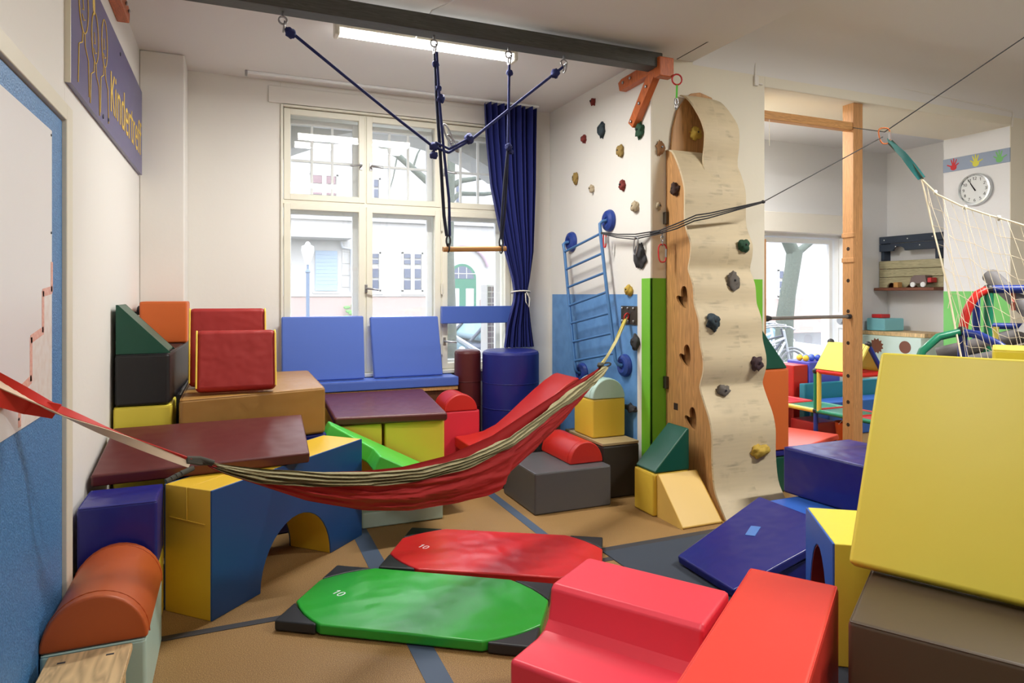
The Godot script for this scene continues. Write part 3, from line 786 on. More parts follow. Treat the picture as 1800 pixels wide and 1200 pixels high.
func build_blocks_right() -> void:
	# two step block and long block, turned towards the room
	var u := Vector3(0.83, 0, -0.557).normalized(); var w := Vector3(0.557, 0, 0.83).normalized()
	var FL := Vector3(1.063, 0, -2.165)
	var t := Transform3D(Basis(-u, w, Vector3.UP), FL + u * 0.297)
	var prof := [Vector2(0, 0.007), Vector2(0, 0.45), Vector2(0.285, 0.45), Vector2(0.305, 0.435), Vector2(0.312, 0.38), Vector2(0.325, 0.335), Vector2(0.355, 0.308), Vector2(0.40, 0.30), Vector2(0.57, 0.30), Vector2(0.57, 0.007)]
	var mb := Mb.new(); prism(mb, prof, 0.0, 0.56, 0.016, t)
	one("step_block", mb, M.pink, "bright pink red foam step block in the foreground beside the green mat", "foam block", "soft foam building blocks")
	var d := Vector3(-0.817, 0, 0.577).normalized(); var s := Vector3(0.577, 0, 0.817).normalized()
	var BL := Vector3(1.835, 0, -2.0); var c := []
	for p in [BL, BL + d * 1.2, BL + d * 1.2 + s * 0.31, BL + s * 0.31]:
		c.append(Vector2(p.x, p.z))
	foam("foam_block", c, 0.007, 0.45, M.coral, "long bright orange red foam block in the foreground", "soft foam building blocks", 0.016)
	# arch block in blue and yellow
	var N := Vector3(2.217, 0, -1.954); var f := (Vector3(2.48, 0, -2.336) - N).normalized(); var g := Vector3(-f.z, 0, f.x)
	if g.x < 0.0:
		g = -g
	var ab := thing("arch_block", "foam arch block with blue face, yellow sides and red tunnel", "foam block", N + f * 0.23 + g * 0.2, "soft foam building blocks")
	t = Transform3D(Basis(f, g, Vector3.UP), N)
	var arch := [Vector2(0, 0.007), Vector2(0, 0.5), Vector2(0.465, 0.5), Vector2(0.465, 0.007), Vector2(0.40, 0.007)]
	arch.append_array(arc(Vector2(0.2325, 0.007), 0.1675, 0.40, 0.0, PI, 16).slice(1))
	mb = Mb.new(); prism(mb, arch, 0.008, 0.40, 0.006, t); obj("body", mb, M.yellow, ab)
	mb = Mb.new(); prism(mb, arch, 0.0, 0.01, 0.004, t); obj("blue_face", mb, M.sky_blue, ab)
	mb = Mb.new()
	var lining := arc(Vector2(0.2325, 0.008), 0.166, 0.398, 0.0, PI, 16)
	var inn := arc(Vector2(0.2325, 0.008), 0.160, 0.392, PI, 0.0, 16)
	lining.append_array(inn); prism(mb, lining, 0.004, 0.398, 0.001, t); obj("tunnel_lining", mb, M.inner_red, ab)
	# blue ramp mat, the low blue block and the big dark blue block
	var rp := slab("foam_ramp", [Vector3(2.26, 0.06, -3.02), Vector3(3.045, 0.235, -3.235), Vector3(3.045, 0.235, -2.60), Vector3(2.245, 0.06, -2.56)], 0.05, M.navy, "dark blue foam mat sloping down from the low blue block", "foam mats")
	mb = Mb.new(); prism(mb, v2([2.32, 0.007, 3.03, 0.007, 3.03, 0.17, 2.32, 0.014]), -3.02, -2.60, 0.004, TXY); obj("wedge_core", mb, M.navy, rp)
	var c0 := Vector3(2.26, 0.06, -3.02); var rx := (Vector3(3.045, 0.235, -3.235) - c0).normalized(); var rn := (Vector3(2.245, 0.06, -2.56) - c0).cross(rx).normalized()
	var rt := Transform3D(Basis(rx, rn, rx.cross(rn)) * Basis(Vector3.UP, 0.25), c0 + rx * 0.42 + rx.cross(rn) * 0.21)
	mb = Mb.new(); prism(mb, rect(-0.055, -0.028, 0.055, 0.028), -0.003, 0.003, 0.001, rt); obj("patch", mb, M.patch_blue, rp)
	foam("foam_block", rect(3.05, -3.24, 3.92, -2.45), 0.007, 0.195, M.sky_blue, "low blue foam block under the big dark blue block")
	foam("foam_block", v2([3.33, -3.33, 3.93, -3.33, 4.0, -2.6, 3.43, -2.45]), 0.197, 0.50, M.navy, "big dark blue foam block beside the climbing panel foot", "soft foam building blocks", 0.02)
	# block and wedge standing right of the panel
	foam("foam_block", rect(3.58, -4.13, 3.93, -3.84), 0.0, 0.27, M.pine, "dark green foam block on the floor behind the big dark blue block")
	foam("foam_mat", rect(3.575, -4.13, 3.935, -3.84), 0.272, 0.31, M.navy, "thin navy pad under the tall orange block", "foam mats", 0.01)
	foam("foam_block", rect(3.585, -4.125, 3.92, -3.85), 0.312, 0.93, M.orange, "tall orange foam block right of the climbing panel")
	wedge("foam_wedge", [3.585, 0.932, 3.92, 0.932, 3.66, 1.24, 3.585, 1.24], TXY, -4.12, -3.86, M.pine, "dark green foam wedge on the tall orange block")
	# brown block with the big yellow mat leaning on it
	var e := Vector3(0.52, 0, 0.854).normalized(); var bk := Vector3(0.854, 0, -0.52).normalized()
	var F := Vector3(1.737, 0, -1.475); c = []
	for p in [F, F + e * 1.0, F + e * 1.0 + bk * 0.6, F + bk * 0.6]:
		c.append(Vector2(p.x, p.z))
	foam("foam_block", c, 0.007, 0.50, M.brown, "large brown foam block in the right foreground under the yellow mat", "soft foam building blocks", 0.016)
	var Q := Vector3(2.05, 0.53, -1.74); var e2 := Vector3(0.447, 0, 0.894).normalized()
	var lean := Vector3(0.365, 0.74, -0.155)
	slab("foam_mat", [Q + lean, Q + lean + e2 * 1.0, Q + e2 * 1.0, Q], 0.07, M.yellow, "big yellow foam mat leaning upright on the brown block", "foam mats", 0.016)
	var G := F + bk * 0.60 + e * 0.30
	c = []
	for p in [G, G + e * 0.7, G + e * 0.7 + bk * 0.3, G + bk * 0.3]:
		c.append(Vector2(p.x + 0.28, p.z - 0.1))
	foam("foam_block", c, 0.007, 1.29, M.yellow, "tall yellow foam block standing behind the big yellow mat")

func build_mats() -> void:
	gym_mat(Vector3(0.168, 0, -3.128), Vector3(0.513, 0, -3.64), 1.17, M.matgreen, "green gym mat with black corners on the floor", "green")
	gym_mat(Vector3(0.712, 0, -3.528), Vector3(1.024, 0, -4.048), 1.18, M.matred, "red gym mat with black corners on the floor", "red")

func gym_mat(fl: Vector3, bl: Vector3, length: float, m: Material, label: String, _kind: String) -> void:
	var az := (bl - fl).normalized(); var ax := Vector3(-az.z, 0, az.x)
	var dpt := (bl - fl).length()
	var t := Transform3D(Basis(ax, Vector3.UP, -az), fl)
	var o := thing("gym_mat", label, "gym mat", fl + ax * length / 2 + az * dpt / 2, "gym mats with black corners")
	var cx := 0.22; var cz := 0.19
	var hexa := [Vector2(cx, 0)]
	hexa.append(Vector2(length - cx, 0))
	for k in [1, 2, 3]:
		var a: float = k / 4.0
		hexa.append(Vector2(length - cx * (1 - a), -cz * a) + Vector2(0.012, 0.012) * sin(a * PI))
	hexa.append_array([Vector2(length, -cz), Vector2(length, -dpt + cz)])
	for k in [1, 2, 3]:
		var a: float = k / 4.0
		hexa.append(Vector2(length - cx * a, -dpt + cz * (1 - a)) + Vector2(0.012, -0.012) * sin(a * PI))
	hexa.append_array([Vector2(length - cx, -dpt), Vector2(cx, -dpt)])
	for k in [1, 2, 3]:
		var a: float = k / 4.0
		hexa.append(Vector2(cx * (1 - a), -dpt + cz * a) + Vector2(-0.012, -0.012) * sin(a * PI))
	hexa.append_array([Vector2(0, -dpt + cz), Vector2(0, -cz)])
	for k in [1, 2, 3]:
		var a: float = k / 4.0
		hexa.append(Vector2(cx * a, -cz * (1 - a)) + Vector2(-0.012, 0.012) * sin(a * PI))
	var mb := Mb.new(); prism(mb, hexa, 0.006, 0.053, 0.01, t); var cover := obj("cover", mb, m, o)
	var c := Vector2(length / 2, -dpt / 2)
	for s in [Vector2(-1, 1), Vector2(1, 1), Vector2(1, -1), Vector2(-1, -1)]:
		var p := c + Vector2(s.x * length / 2, s.y * dpt / 2)
		var q: Array = [p, p - Vector2(s.x * (cx - 0.004), 0)]
		for k in [1, 2, 3]:
			var a: float = k / 4.0
			q.append(p - Vector2(s.x * (cx - 0.004) * (1 - a), s.y * (cz - 0.004) * a) + Vector2(s.x, s.y) * 0.012 * sin(a * PI))
		q.append(p - Vector2(0, s.y * (cz - 0.004)))
		mb = Mb.new(); prism(mb, q, 0.004, 0.051, 0.008, t); obj("corner", mb, M.matblack, o)
	lettering("10", "printed_mark", t * Vector3(0.165, 0.0525, -0.30), (ax * 0.9 - az * 0.43).normalized(), Vector3(ax.x * 0.43 + az.x * 0.9, 0, ax.z * 0.43 + az.z * 0.9), 0.045, 0.062, M.white, cover)

# ---------------------------------------------------------------- beam, ropes, trapeze
func link(mb: Mb, c: Vector3, a: Vector3, b: Vector3, r := 0.006, seg := 14) -> void:
	tube(mb, ring_pts(c, a, b, seg), r, 6, true)

func rope(pts: Array, r := 0.009) -> Mb:
	return tube(Mb.new(), pts, r, 7)

func bracket(x: float, side: float, label: String) -> void:
	# wooden bracket on a wall at x, arms reaching away from the window side; side is +1 when the room lies at +x
	var t := thing("beam_bracket", label, "bracket", Vector3(x, 2.75, -4.2), "orange wooden beam brackets")
	var x0 := x; var x1 := x + side * 0.065
	var mb := Mb.new(); prism(mb, v2([-4.0, 3.20, -4.02, 3.11, -4.49, 3.10, -4.51, 3.17, -4.46, 3.19]), minf(x0, x1), maxf(x0, x1), 0.006, TZY); obj("level_arm", mb, M.bracket, t)
	var la := t.get_child(0); var sa: Node = la
	if side < 0.0:
		mb = Mb.new(); prism(mb, v2([-3.98, 3.13, -4.06, 3.18, -4.37, 2.82, -4.31, 2.77]), minf(x0, x1) + 0.002, maxf(x0, x1) - 0.002, 0.006, TZY); sa = obj("slanting_arm", mb, M.bracket, t)
	obj("head", box(Vector3(x - side * 0.055, 3.06, -4.02), Vector3(x + side * 0.07, 3.20, -3.945), 0.008), M.bracket, t)
	for p in ([Vector2(-4.43, 3.15), Vector2(-4.33, 3.155)] + ([Vector2(-4.12, 3.03), Vector2(-4.21, 2.93), Vector2(-4.32, 2.82)] if side < 0.0 else [])):
		obj("bolt", lump(Mb.new(), Vector3(x1 + side * 0.006, p.y, p.x), Vector3(0.006, 0.012, 0.012)), M.metal, la if p.x < -4.3 and p.y > 3.0 else sa)

func build_ceiling_gear() -> void:
	one("ceiling_beam", box(Vector3(XL + 0.005, 3.13, -4.10), Vector3(2.85, 3.236, -3.975), 0.006), M.beam, "long dark grey green wooden beam below the ceiling", "beam")
	bracket(XR, -1.0, "orange wooden bracket holding the beam at the ladder wall")
	bracket(XL, 1.0, "orange wooden bracket at the top of the left wall above the sign")
	var Z := -4.04
	for h in [[0.264, 3.11, "iron eye bolt with rings at the left end of the slack rope"], [1.166, 3.09, "iron eye bolt with ring over the left trapeze rope"], [1.675, 3.10, "iron eye bolt with ring over the right trapeze rope"], [2.084, 3.12, "iron eye bolt with rings at the right end of the slack rope"]]:
		var t := thing("eye_bolt", h[2], "hook", Vector3(h[0], 3.13, Z), "eye bolts under the beam")
		var mb := Mb.new(); tube(mb, [Vector3(h[0], 3.16, Z), Vector3(h[0], 3.10, Z)], 0.007, 6); link(mb, Vector3(h[0], 3.08, Z), Vector3(0.022, 0, 0), Vector3(0, 0.022, 0)); obj("eye", mb, M.metal, t)
		mb = Mb.new(); link(mb, Vector3(h[0] + 0.006, 3.045, Z), Vector3(0, 0, 0.024), Vector3(0.004, 0.03, 0), 0.006); obj("ring", mb, M.metal, t)
	# slack rope, hung from both ends, joined in the middle
	var sr := thing("slack_rope", "blue rope hanging in a wide V from the beam with knots", "rope", Vector3(1.26, 2.38, Z))
	var J := Vector3(1.262, 2.40, Z)
	obj("rope_strand", rope([Vector3(0.28, 3.04, Z), Vector3(0.62, 2.80, Z), Vector3(0.95, 2.57, Z), Vector3(1.16, 2.43, Z), J], 0.0095), M.rope, sr)
	obj("rope_strand", rope([J, Vector3(1.42, 2.50, Z), Vector3(1.75, 2.78, Z), Vector3(2.075, 3.05, Z)], 0.0095), M.rope, sr)
	obj("rope_strand", rope([Vector3(1.165, 2.375, Z), Vector3(1.163, 2.43, Z + 0.01), Vector3(1.17, 2.452, Z + 0.02), J + Vector3(0, 0.02, 0.015), Vector3(1.42, 2.515, Z + 0.012)], 0.0085), M.rope, sr)
	for k in [[0.305, 3.015, 0.03], [1.165, 2.43, 0.026], [1.165, 2.375, 0.024], [1.40, 2.50, 0.03], [2.02, 3.0, 0.03]]:
		obj("knot", lump(Mb.new(), Vector3(k[0], k[1], Z), Vector3(k[2], k[2] * 1.05, k[2]), 0.25, int(k[0] * 100)), M.rope, sr)
	var mb := Mb.new(); link(mb, J + Vector3(0.03, 0.06, 0), Vector3(0.035, -0.05, 0), Vector3(0.012, 0.009, 0), 0.007, 18); link(mb, J + Vector3(-0.005, 0.12, 0), Vector3(0.022, -0.06, 0.01), Vector3(0.016, 0.006, 0), 0.006, 18)
	obj("snap_hook", mb, M.metal, sr)
	# trapeze
	var tz := thing("trapeze", "trapeze with a wooden bar on two blue ropes", "trapeze", Vector3(1.44, 1.77, Z))
	obj("bar", tube(Mb.new(), [Vector3(1.225, 1.785, Z), Vector3(1.655, 1.80, Z)], 0.017, 14), M.bar_wood, tz)
	obj("rope_strand", rope([Vector3(1.172, 3.02, Z), Vector3(1.185, 2.75, Z - 0.01), Vector3(1.21, 2.40, Z - 0.012), Vector3(1.235, 2.0, Z - 0.01), Vector3(1.25, 1.87, Z)], 0.011), M.rope_dark, tz)
	obj("rope_strand", rope([Vector3(1.178, 3.02, Z + 0.02), Vector3(1.20, 2.70, Z + 0.012), Vector3(1.225, 2.40, Z + 0.02), Vector3(1.262, 2.1, Z + 0.01), Vector3(1.27, 1.87, Z)], 0.009), M.rope, tz)
	obj("rope_strand", rope([Vector3(1.68, 3.02, Z), Vector3(1.675, 2.72, Z), Vector3(1.67, 2.47, Z)], 0.009), M.rope, tz)
	obj("rope_strand", rope([Vector3(1.67, 2.47, Z), Vector3(1.645, 2.25, Z), Vector3(1.625, 2.0, Z), Vector3(1.618, 1.86, Z)], 0.008), M.rope_dark, tz)
	obj("rope_strand", rope([Vector3(1.672, 2.47, Z), Vector3(1.662, 2.25, Z), Vector3(1.645, 2.0, Z), Vector3(1.628, 1.86, Z)], 0.008), M.rope_dark, tz)
	for k in [[1.176, 2.95, 0.022], [1.195, 2.80, 0.02], [1.21, 2.735, 0.028], [1.68, 2.96, 0.022], [1.672, 2.47, 0.024], [1.69, 2.44, 0.018]]:
		obj("knot", lump(Mb.new(), Vector3(k[0], k[1], Z + 0.004), Vector3(k[2], k[2], k[2]), 0.25, int(k[1] * 90)), M.rope, tz)
	for x in [1.26, 1.622]:
		mb = Mb.new(); link(mb, Vector3(x, 1.84, Z), Vector3(0.013, 0, 0), Vector3(0, 0.034, 0), 0.006); link(mb, Vector3(x, 1.795, Z), Vector3(0, 0.026, 0), Vector3(0, 0, 0.024), 0.005)
		obj("shackle", mb, M.darkmetal, tz)
	# ring with a green sling at the bracket
	var rg := thing("carabiner", "red ring with a green sling hanging from the beam bracket", "carabiner", Vector3(2.93, 2.95, -3.93))
	mb = Mb.new(); link(mb, Vector3(2.935, 3.04, -3.925), Vector3(0.035, 0, 0.01), Vector3(0, 0.038, 0), 0.006); obj("ring", mb, M.redmetal, rg)
	obj("sling", rope([Vector3(2.935, 3.0, -3.925), Vector3(2.933, 2.94, -3.925), Vector3(2.93, 2.90, -3.925)], 0.007), M.sling_green, rg)
	mb = Mb.new(); link(mb, Vector3(2.93, 2.88, -3.925), Vector3(0.012, 0, 0), Vector3(0, 0.025, 0), 0.006); link(mb, Vector3(2.93, 2.845, -3.925), Vector3(0, 0, 0.011), Vector3(0, 0.02, 0), 0.006); obj("swivel", mb, M.metal, rg)
	# wires under the ceiling
	one("ceiling_wire", tube(Mb.new(), [Vector3(2.96, 3.20, -3.96), Vector3(3.6, 3.60, -3.05)], 0.003, 5), M.cord, "thin steel wire running from the beam bracket to the ceiling", "wire")
	one("lamp_cable", tube(Mb.new(), [Vector3(1.12, 3.20, -4.36), Vector3(1.13, 3.25, -4.12), Vector3(1.13, 3.25, -3.96), Vector3(1.2, 3.274, -3.9), Vector3(1.3, 3.275, -3.6)], 0.004, 5), M.white, "thin white lamp cable crossing over the beam", "cable")
	mb = Mb.new()
	tube(mb, [Vector3(3.93, 3.19, -4.143), Vector3(3.86, 3.19, -4.143), Vector3(3.86, 3.375, -4.143), Vector3(3.90, 3.395, -4.143), Vector3(5.2, 3.365, -4.143), Vector3(7.13, 3.315, -4.143), Vector3(7.145, 3.29, -4.143), Vector3(7.13, 3.16, -4.143)], 0.009, 6)
	var wc := one("wall_cable", mb, M.wall, "cream painted cable around the top of the wide opening", "cable")
	obj("junction_box", box(Vector3(3.845, 3.17, -4.15), Vector3(3.885, 3.25, -4.13), 0.005), M.wall, wc)

func smooth(p: Array, k: int) -> Array:
	var o := []
	for i in p.size() - 1:
		for s in k:
			var a: Vector2 = p[maxi(i - 1, 0)]; var d: Vector2 = p[mini(i + 2, p.size() - 1)]
			o.append(p[i].cubic_interpolate(p[i + 1], a, d, s / float(k)))
	o.append(p[p.size() - 1])
	return o

# ---------------------------------------------------------------- climbing wall, ladder, holds
func hold(at: Vector3, n: Vector3, size: Vector3, m: Material, label: String, sd: int, roll := 0.0) -> void:
	# size.x, size.y across the wall, size.z out of it
	var up := Vector3.UP.rotated(n, roll); var right := up.cross(n).normalized(); up = n.cross(right)
	var o := thing("climbing_hold", label, "climbing hold", at, "climbing holds")
	var t := Transform3D(Basis(right, up, n), at + n * size.z * 0.45)
	var body := obj("body", lump(Mb.new(), Vector3.ZERO, Vector3(size.x * 0.55, size.y * 0.55, size.z), 0.32, sd, t, 10, 16), m, o)
	var b := at + n * size.z * 1.42 + up * size.y * 0.08
	obj("bolt", lathe(Mb.new(), [Vector2(0.0005, 0.004), Vector2(0.006, 0.004), Vector2(0.008, 0.0), Vector2(0.008, -0.03)], 10, Transform3D(Basis(right, n, up), b)), M.darkmetal, body)

func carabiner(at: Vector3, a: Vector3, b: Vector3, m: Material, label: String, chain := false) -> void:
	var o := thing("carabiner", label, "carabiner", at)
	var mb := Mb.new()
	var loop := []
	for i in 22:
		var g := TAU * i / 22.0; var cs := cos(g); var sn := sin(g)
		loop.append(at + a * signf(cs) * pow(absf(cs), 0.75) + b * signf(sn) * pow(absf(sn), 0.6) * (1.0 + 0.15 * cs))
	tube(mb, loop, 0.0055, 7, true)
	obj("body", mb, m, o)
	obj("gate", tube(Mb.new(), [at + a * 0.5 + b * 0.95, at - a * 0.45 + b * 0.88], 0.0075, 7), M.metal, o)
	if chain:
		mb = Mb.new()
		for k in 3:
			link(mb, at + a * (1.2 + 0.45 * k), a * 0.35, (b if k % 2 else a.cross(b).normalized() * b.length()) * 0.4, 0.004, 12)
		obj("chain", mb, M.metal, o)

func build_climbing() -> void:
	# curved climbing panel: two plywood sides with cut-outs, a bent front sheet, a back board
	var p := thing("climbing_tower", "tall curved wooden climbing panel with heart cut-outs on the pier", "climbing wall", Vector3(3.28, 0, -3.9))
	var prof := v2([-4.145, 2.585, -4.06, 2.56, -3.985, 2.45, -3.935, 2.34, -3.91, 2.24, -3.91, 2.04, -3.875, 1.94, -3.84, 1.865, -3.845, 1.775, -3.867, 1.687, -3.835, 1.62, -3.81, 1.55, -3.80, 1.44, -3.77, 1.37, -3.745, 1.30, -3.74, 1.18, -3.705, 1.06, -3.705, 0.97, -3.735, 0.88, -3.735, 0.84, -3.69, 0.746, -3.645, 0.66, -3.62, 0.58, -3.612, 0.51, -3.612, 0.36, -3.59, 0.19, -3.54, 0.10, -3.468, 0.002])
	prof = smooth(prof, 3)
	var sheet: Array = prof.duplicate()
	for i in range(prof.size() - 1, -1, -1):
		sheet.append(Vector2(maxf(prof[i].x - 0.018, -4.147), prof[i].y - 0.006))
	var mb := Mb.new(); prism(mb, sheet, 2.995, 3.555, 0.003, TZY, 1)
	obj("front_sheet", mb, M.sheet, p)
	var board := PackedVector2Array()
	for q in prof:
		board.append(Vector2(maxf(q.x - 0.017, -4.1465), q.y))
	board.append(Vector2(-4.145, 0.002))
	# each side board is cut along a line through its hearts, so that the hearts can be taken out of both halves
	var split := v2([-3.97, 3.0, -3.955, 1.479, -3.922, 1.058, -3.865, 0.62, -3.865, -1.0])
	var hearts := []
	for h in [[-3.945, 1.479], [-3.912, 1.058], [-3.848, 0.619]]:
		var hp := PackedVector2Array()
		for q in smooth(v2([0.0, 0.0, -0.055, 0.012, -0.105, 0.055, -0.112, 0.085, -0.085, 0.092, -0.055, 0.085, -0.06, 0.125, -0.045, 0.155, -0.015, 0.16, 0.008, 0.13, 0.018, 0.06]), 2):
			hp.append(q + Vector2(h[0] + 0.04, h[1] - 0.08))
		hearts.append(hp)
	for x in [3.0, 3.532]:
		mb = Mb.new()
		for far_z in [-9.0, 9.0]:
			var half := PackedVector2Array(split); half.append(Vector2(far_z, -1.0)); half.append(Vector2(far_z, 3.0))
			var pieces: Array = Geometry2D.intersect_polygons(board, half)
			if x < 3.2:
				for hp in hearts:
					var rest := []
					for piece in pieces:
						rest.append_array(Geometry2D.clip_polygons(piece, hp))
					pieces = rest
			for piece in pieces:
				prism(mb, Array(piece), x, x + 0.018, 0.0003, TZY, 1)
		var side := obj("side_board", mb, M.side_ply, p)
		if x < 3.2:
			obj("square_hole", box(Vector3(2.9992, 0.65, -4.05), Vector3(3.004, 0.70, -4.0), 0.0004), M.hole, side)
	mb = Mb.new(); prism(mb, v2([3.03, 2.3, 3.03, 2.58, 3.05, 2.75, 3.088, 2.885, 3.165, 2.99, 3.22, 3.03, 3.30, 3.047, 3.41, 3.02, 3.475, 2.95, 3.53, 2.86, 3.53, 2.3]), -4.146, -4.125, 0.004, TXY)
	obj("back_board", mb, M.side_ply, p)
	obj("inner_rib", box(Vector3(3.05, 0.3, -4.14), Vector3(3.068, 2.2, -3.93), 0.002), M.side_ply, p)
	obj("inner_rib", box(Vector3(3.05, 0.3, -3.93), Vector3(3.068, 1.2, -3.76), 0.002), M.side_ply, p)
	var bulge := v2([-4.12, 3.005, -4.07, 2.975, -4.035, 2.925, -4.01, 2.87, -3.975, 2.79, -3.96, 2.70, -3.965, 2.60, -3.98, 2.52, -3.975, 2.45, -3.963, 2.40, -3.955, 2.36, -3.95, 2.31])
	bulge = smooth(bulge, 2)
	# the top sheet narrows towards its upper end: built in strips
	mb = Mb.new()
	var front := []; var rear := []
	for i in bulge.size():
		var f := i / float(bulge.size() - 1)
		var x0 := lerpf(3.115, 3.215, clampf(f * 2.2, 0, 1)) - 0.04 * clampf((f - 0.8) * 5.0, 0, 1)
		var x1 := lerpf(3.42, 3.535, clampf(f * 2.6, 0, 1))
		var a := []; var b := []
		for j in 7:
			var x := lerpf(x0, x1, j / 6.0)
			a.append(Vector3(x, bulge[i].y, bulge[i].x + 0.012 * sin(j / 6.0 * PI))); b.append(Vector3(x, bulge[i].y - 0.004, bulge[i].x - 0.016 + 0.012 * sin(j / 6.0 * PI)))
		front.append(a); rear.append(b)
	grid(mb, front, false, null, Vector3(0, 0.2, 1)); grid(mb, rear, false, null, Vector3(0, -0.2, -1))
	for i in bulge.size() - 1:
		mb.flat(front[i][0], front[i + 1][0], rear[i + 1][0], rear[i][0], Vector3.LEFT)
		mb.flat(front[i][6], front[i + 1][6], rear[i + 1][6], rear[i][6], Vector3.RIGHT)
	obj("top_sheet", mb, M.sheet, p)
	for y in [2.07, 0.84]:
		obj("hinge_plate", box(Vector3(2.975, y - 0.045, -4.148), Vector3(2.999, y + 0.045, -4.11), 0.002), M.oldmetal, p)
	# holds on the panel
	var F := Vector3(0, 0, 1)
	hold(Vector3(3.244, 2.72, -4.125), F, Vector3(0.09, 0.09, 0.035), M.hold_yellow, "yellow climbing hold in the hollow at the top of the panel", 3)
	hold(Vector3(2.998, 2.27, -4.018), Vector3.LEFT, Vector3(0.07, 0.085, 0.03), M.hold_darkbrown, "dark brown climbing hold on the upper side of the panel", 4)
	hold(Vector3(3.457, 1.857, -3.84), F, Vector3(0.095, 0.085, 0.03), M.hold_green, "green climbing hold near the right edge of the panel", 5)
	hold(Vector3(3.346, 1.591, -3.825), F, Vector3(0.10, 0.12, 0.025), M.hold_grey, "grey heart shaped climbing hold in the middle of the panel", 6)
	hold(Vector3(3.1, 1.304, -3.748), F, Vector3(0.09, 0.105, 0.035), M.hold_slate, "blue black climbing hold near the left edge of the panel", 7, 0.5)
	hold(Vector3(3.451, 1.005, -3.705), F, Vector3(0.085, 0.085, 0.035), M.hold_plum, "plum coloured climbing hold low on the right of the panel", 8)
	hold(Vector3(3.171, 0.822, -3.733), F, Vector3(0.105, 0.075, 0.035), M.hold_grey, "flat grey climbing hold low on the left of the panel", 9)
	hold(Vector3(3.399, 0.403, -3.615), F, Vector3(0.13, 0.08, 0.035), M.hold_yellow, "yellow climbing hold near the foot of the panel", 10)
	hold(Vector3(2.945, 2.59, ZP), F, Vector3(0.06, 0.095, 0.025), M.hold_brown, "brown climbing hold on the pier left of the panel top", 11)
	hold(Vector3(2.93, 2.158, ZP), F, Vector3(0.045, 0.05, 0.02), M.hold_beige, "small beige climbing hold on the pier left of the panel", 12)
	# holds on the ladder wall, top to bottom
	var L := Vector3.LEFT
	for h in [[3.157, -4.99, 0.06, 0.04, M.hold_red, "small dark red climbing hold highest on the ladder wall"], [2.884, -4.847, 0.11, 0.075, M.hold_slate, "blue green climbing hold below the topmost red one"], [2.873, -5.15, 0.06, 0.045, M.hold_red, "small dark red climbing hold nearest the curtain"],
		[2.746, -4.281, 0.10, 0.08, M.hold_green, "green climbing hold below the beam bracket"], [2.644, -4.554, 0.09, 0.07, M.hold_olive, "olive climbing hold under the beam bracket arms"], [2.552, -5.308, 0.09, 0.07, M.hold_olive, "olive climbing hold between curtain and ladder top"],
		[2.41, -5.009, 0.06, 0.045, M.hold_beige, "small beige climbing hold above the ladder"], [2.366, -4.521, 0.075, 0.05, M.hold_red, "dark red climbing hold above the right ladder disc"], [2.172, -4.343, 0.075, 0.07, M.hold_beige, "square beige climbing hold near the pier edge"],
		[1.787, -4.281, 0.16, 0.13, M.hold_black, "large black climbing hold below the carabiners"], [1.531, -4.43, 0.08, 0.075, M.hold_yellow, "yellow climbing hold above the hammock anchor plate"], [1.132, -4.335, 0.10, 0.085, M.hold_black, "black climbing hold right of the ladder foot"], [0.613, -4.398, 0.06, 0.12, M.hold_black, "flat black climbing hold beside the yellow cube"]]:
		hold(Vector3(XR, h[0], h[1]), L, Vector3(h[3], h[2], 0.03), h[4], h[5], int(h[0] * 31))
	# blue ladder on four round feet
	var ld := thing("wall_ladder", "blue metal ladder on four round blue wall discs", "ladder", Vector3(2.83, 0.8, -4.95))
	for d in [[1.981, -5.39], [2.107, -4.73], [0.936, -4.49], [0.801, -5.185]]:
		obj("wall_disc", lathe(Mb.new(), [Vector2(0.001, 0.034), Vector2(0.022, 0.034), Vector2(0.03, 0.044), Vector2(0.055, 0.05), Vector2(0.082, 0.036), Vector2(0.092, 0.014), Vector2(0.09, 0.0)], 24, Transform3D(Basis(Vector3(0, 0, 1), Vector3(-1, 0, 0), Vector3(0, -1, 0)), Vector3(XR, d[0], d[1]))), M.disc_blue, ld)
	var x := 2.78
	obj("rail", tube(Mb.new(), [Vector3(2.83, 1.975, -5.39), Vector3(2.80, 1.972, -5.40), Vector3(x, 1.955, -5.40), Vector3(x, 1.90, -5.378), Vector3(x, 1.40, -5.285), Vector3(x, 0.90, -5.18), Vector3(x, 0.84, -5.17), Vector3(2.80, 0.81, -5.18), Vector3(2.83, 0.802, -5.185)], 0.014, 10), M.ladder_blue, ld)
	obj("rail", tube(Mb.new(), [Vector3(2.83, 2.105, -4.73), Vector3(2.80, 2.10, -4.735), Vector3(x, 2.08, -4.745), Vector3(x, 2.0, -4.735), Vector3(x, 1.52, -4.632), Vector3(x, 1.03, -4.516), Vector3(x, 0.975, -4.505), Vector3(2.80, 0.945, -4.495), Vector3(2.83, 0.938, -4.49)], 0.014, 10), M.ladder_blue, ld)
	for r in [[1.885, -5.376, 1.997, -4.743], [1.723, -5.351, 1.835, -4.704], [1.562, -5.313, 1.676, -4.666], [1.398, -5.282, 1.519, -4.634], [1.241, -5.245, 1.351, -4.591], [1.077, -5.215, 1.192, -4.554], [0.911, -5.184, 1.034, -4.518]]:
		obj("rung", tube(Mb.new(), [Vector3(x, r[0], r[1]), Vector3(x, r[2], r[3])], 0.011, 8), M.ladder_blue, ld)
	# anchor plate of the hammock
	var pl := thing("anchor_plate", "dark steel anchor plate with bolts on the blue painted wall", "plate", Vector3(XR, 1.25, -4.43))
	var plate := obj("plate", box(Vector3(2.858, 1.262, -4.55), Vector3(XR - 0.001, 1.408, -4.328), 0.003), M.oldmetal, pl)
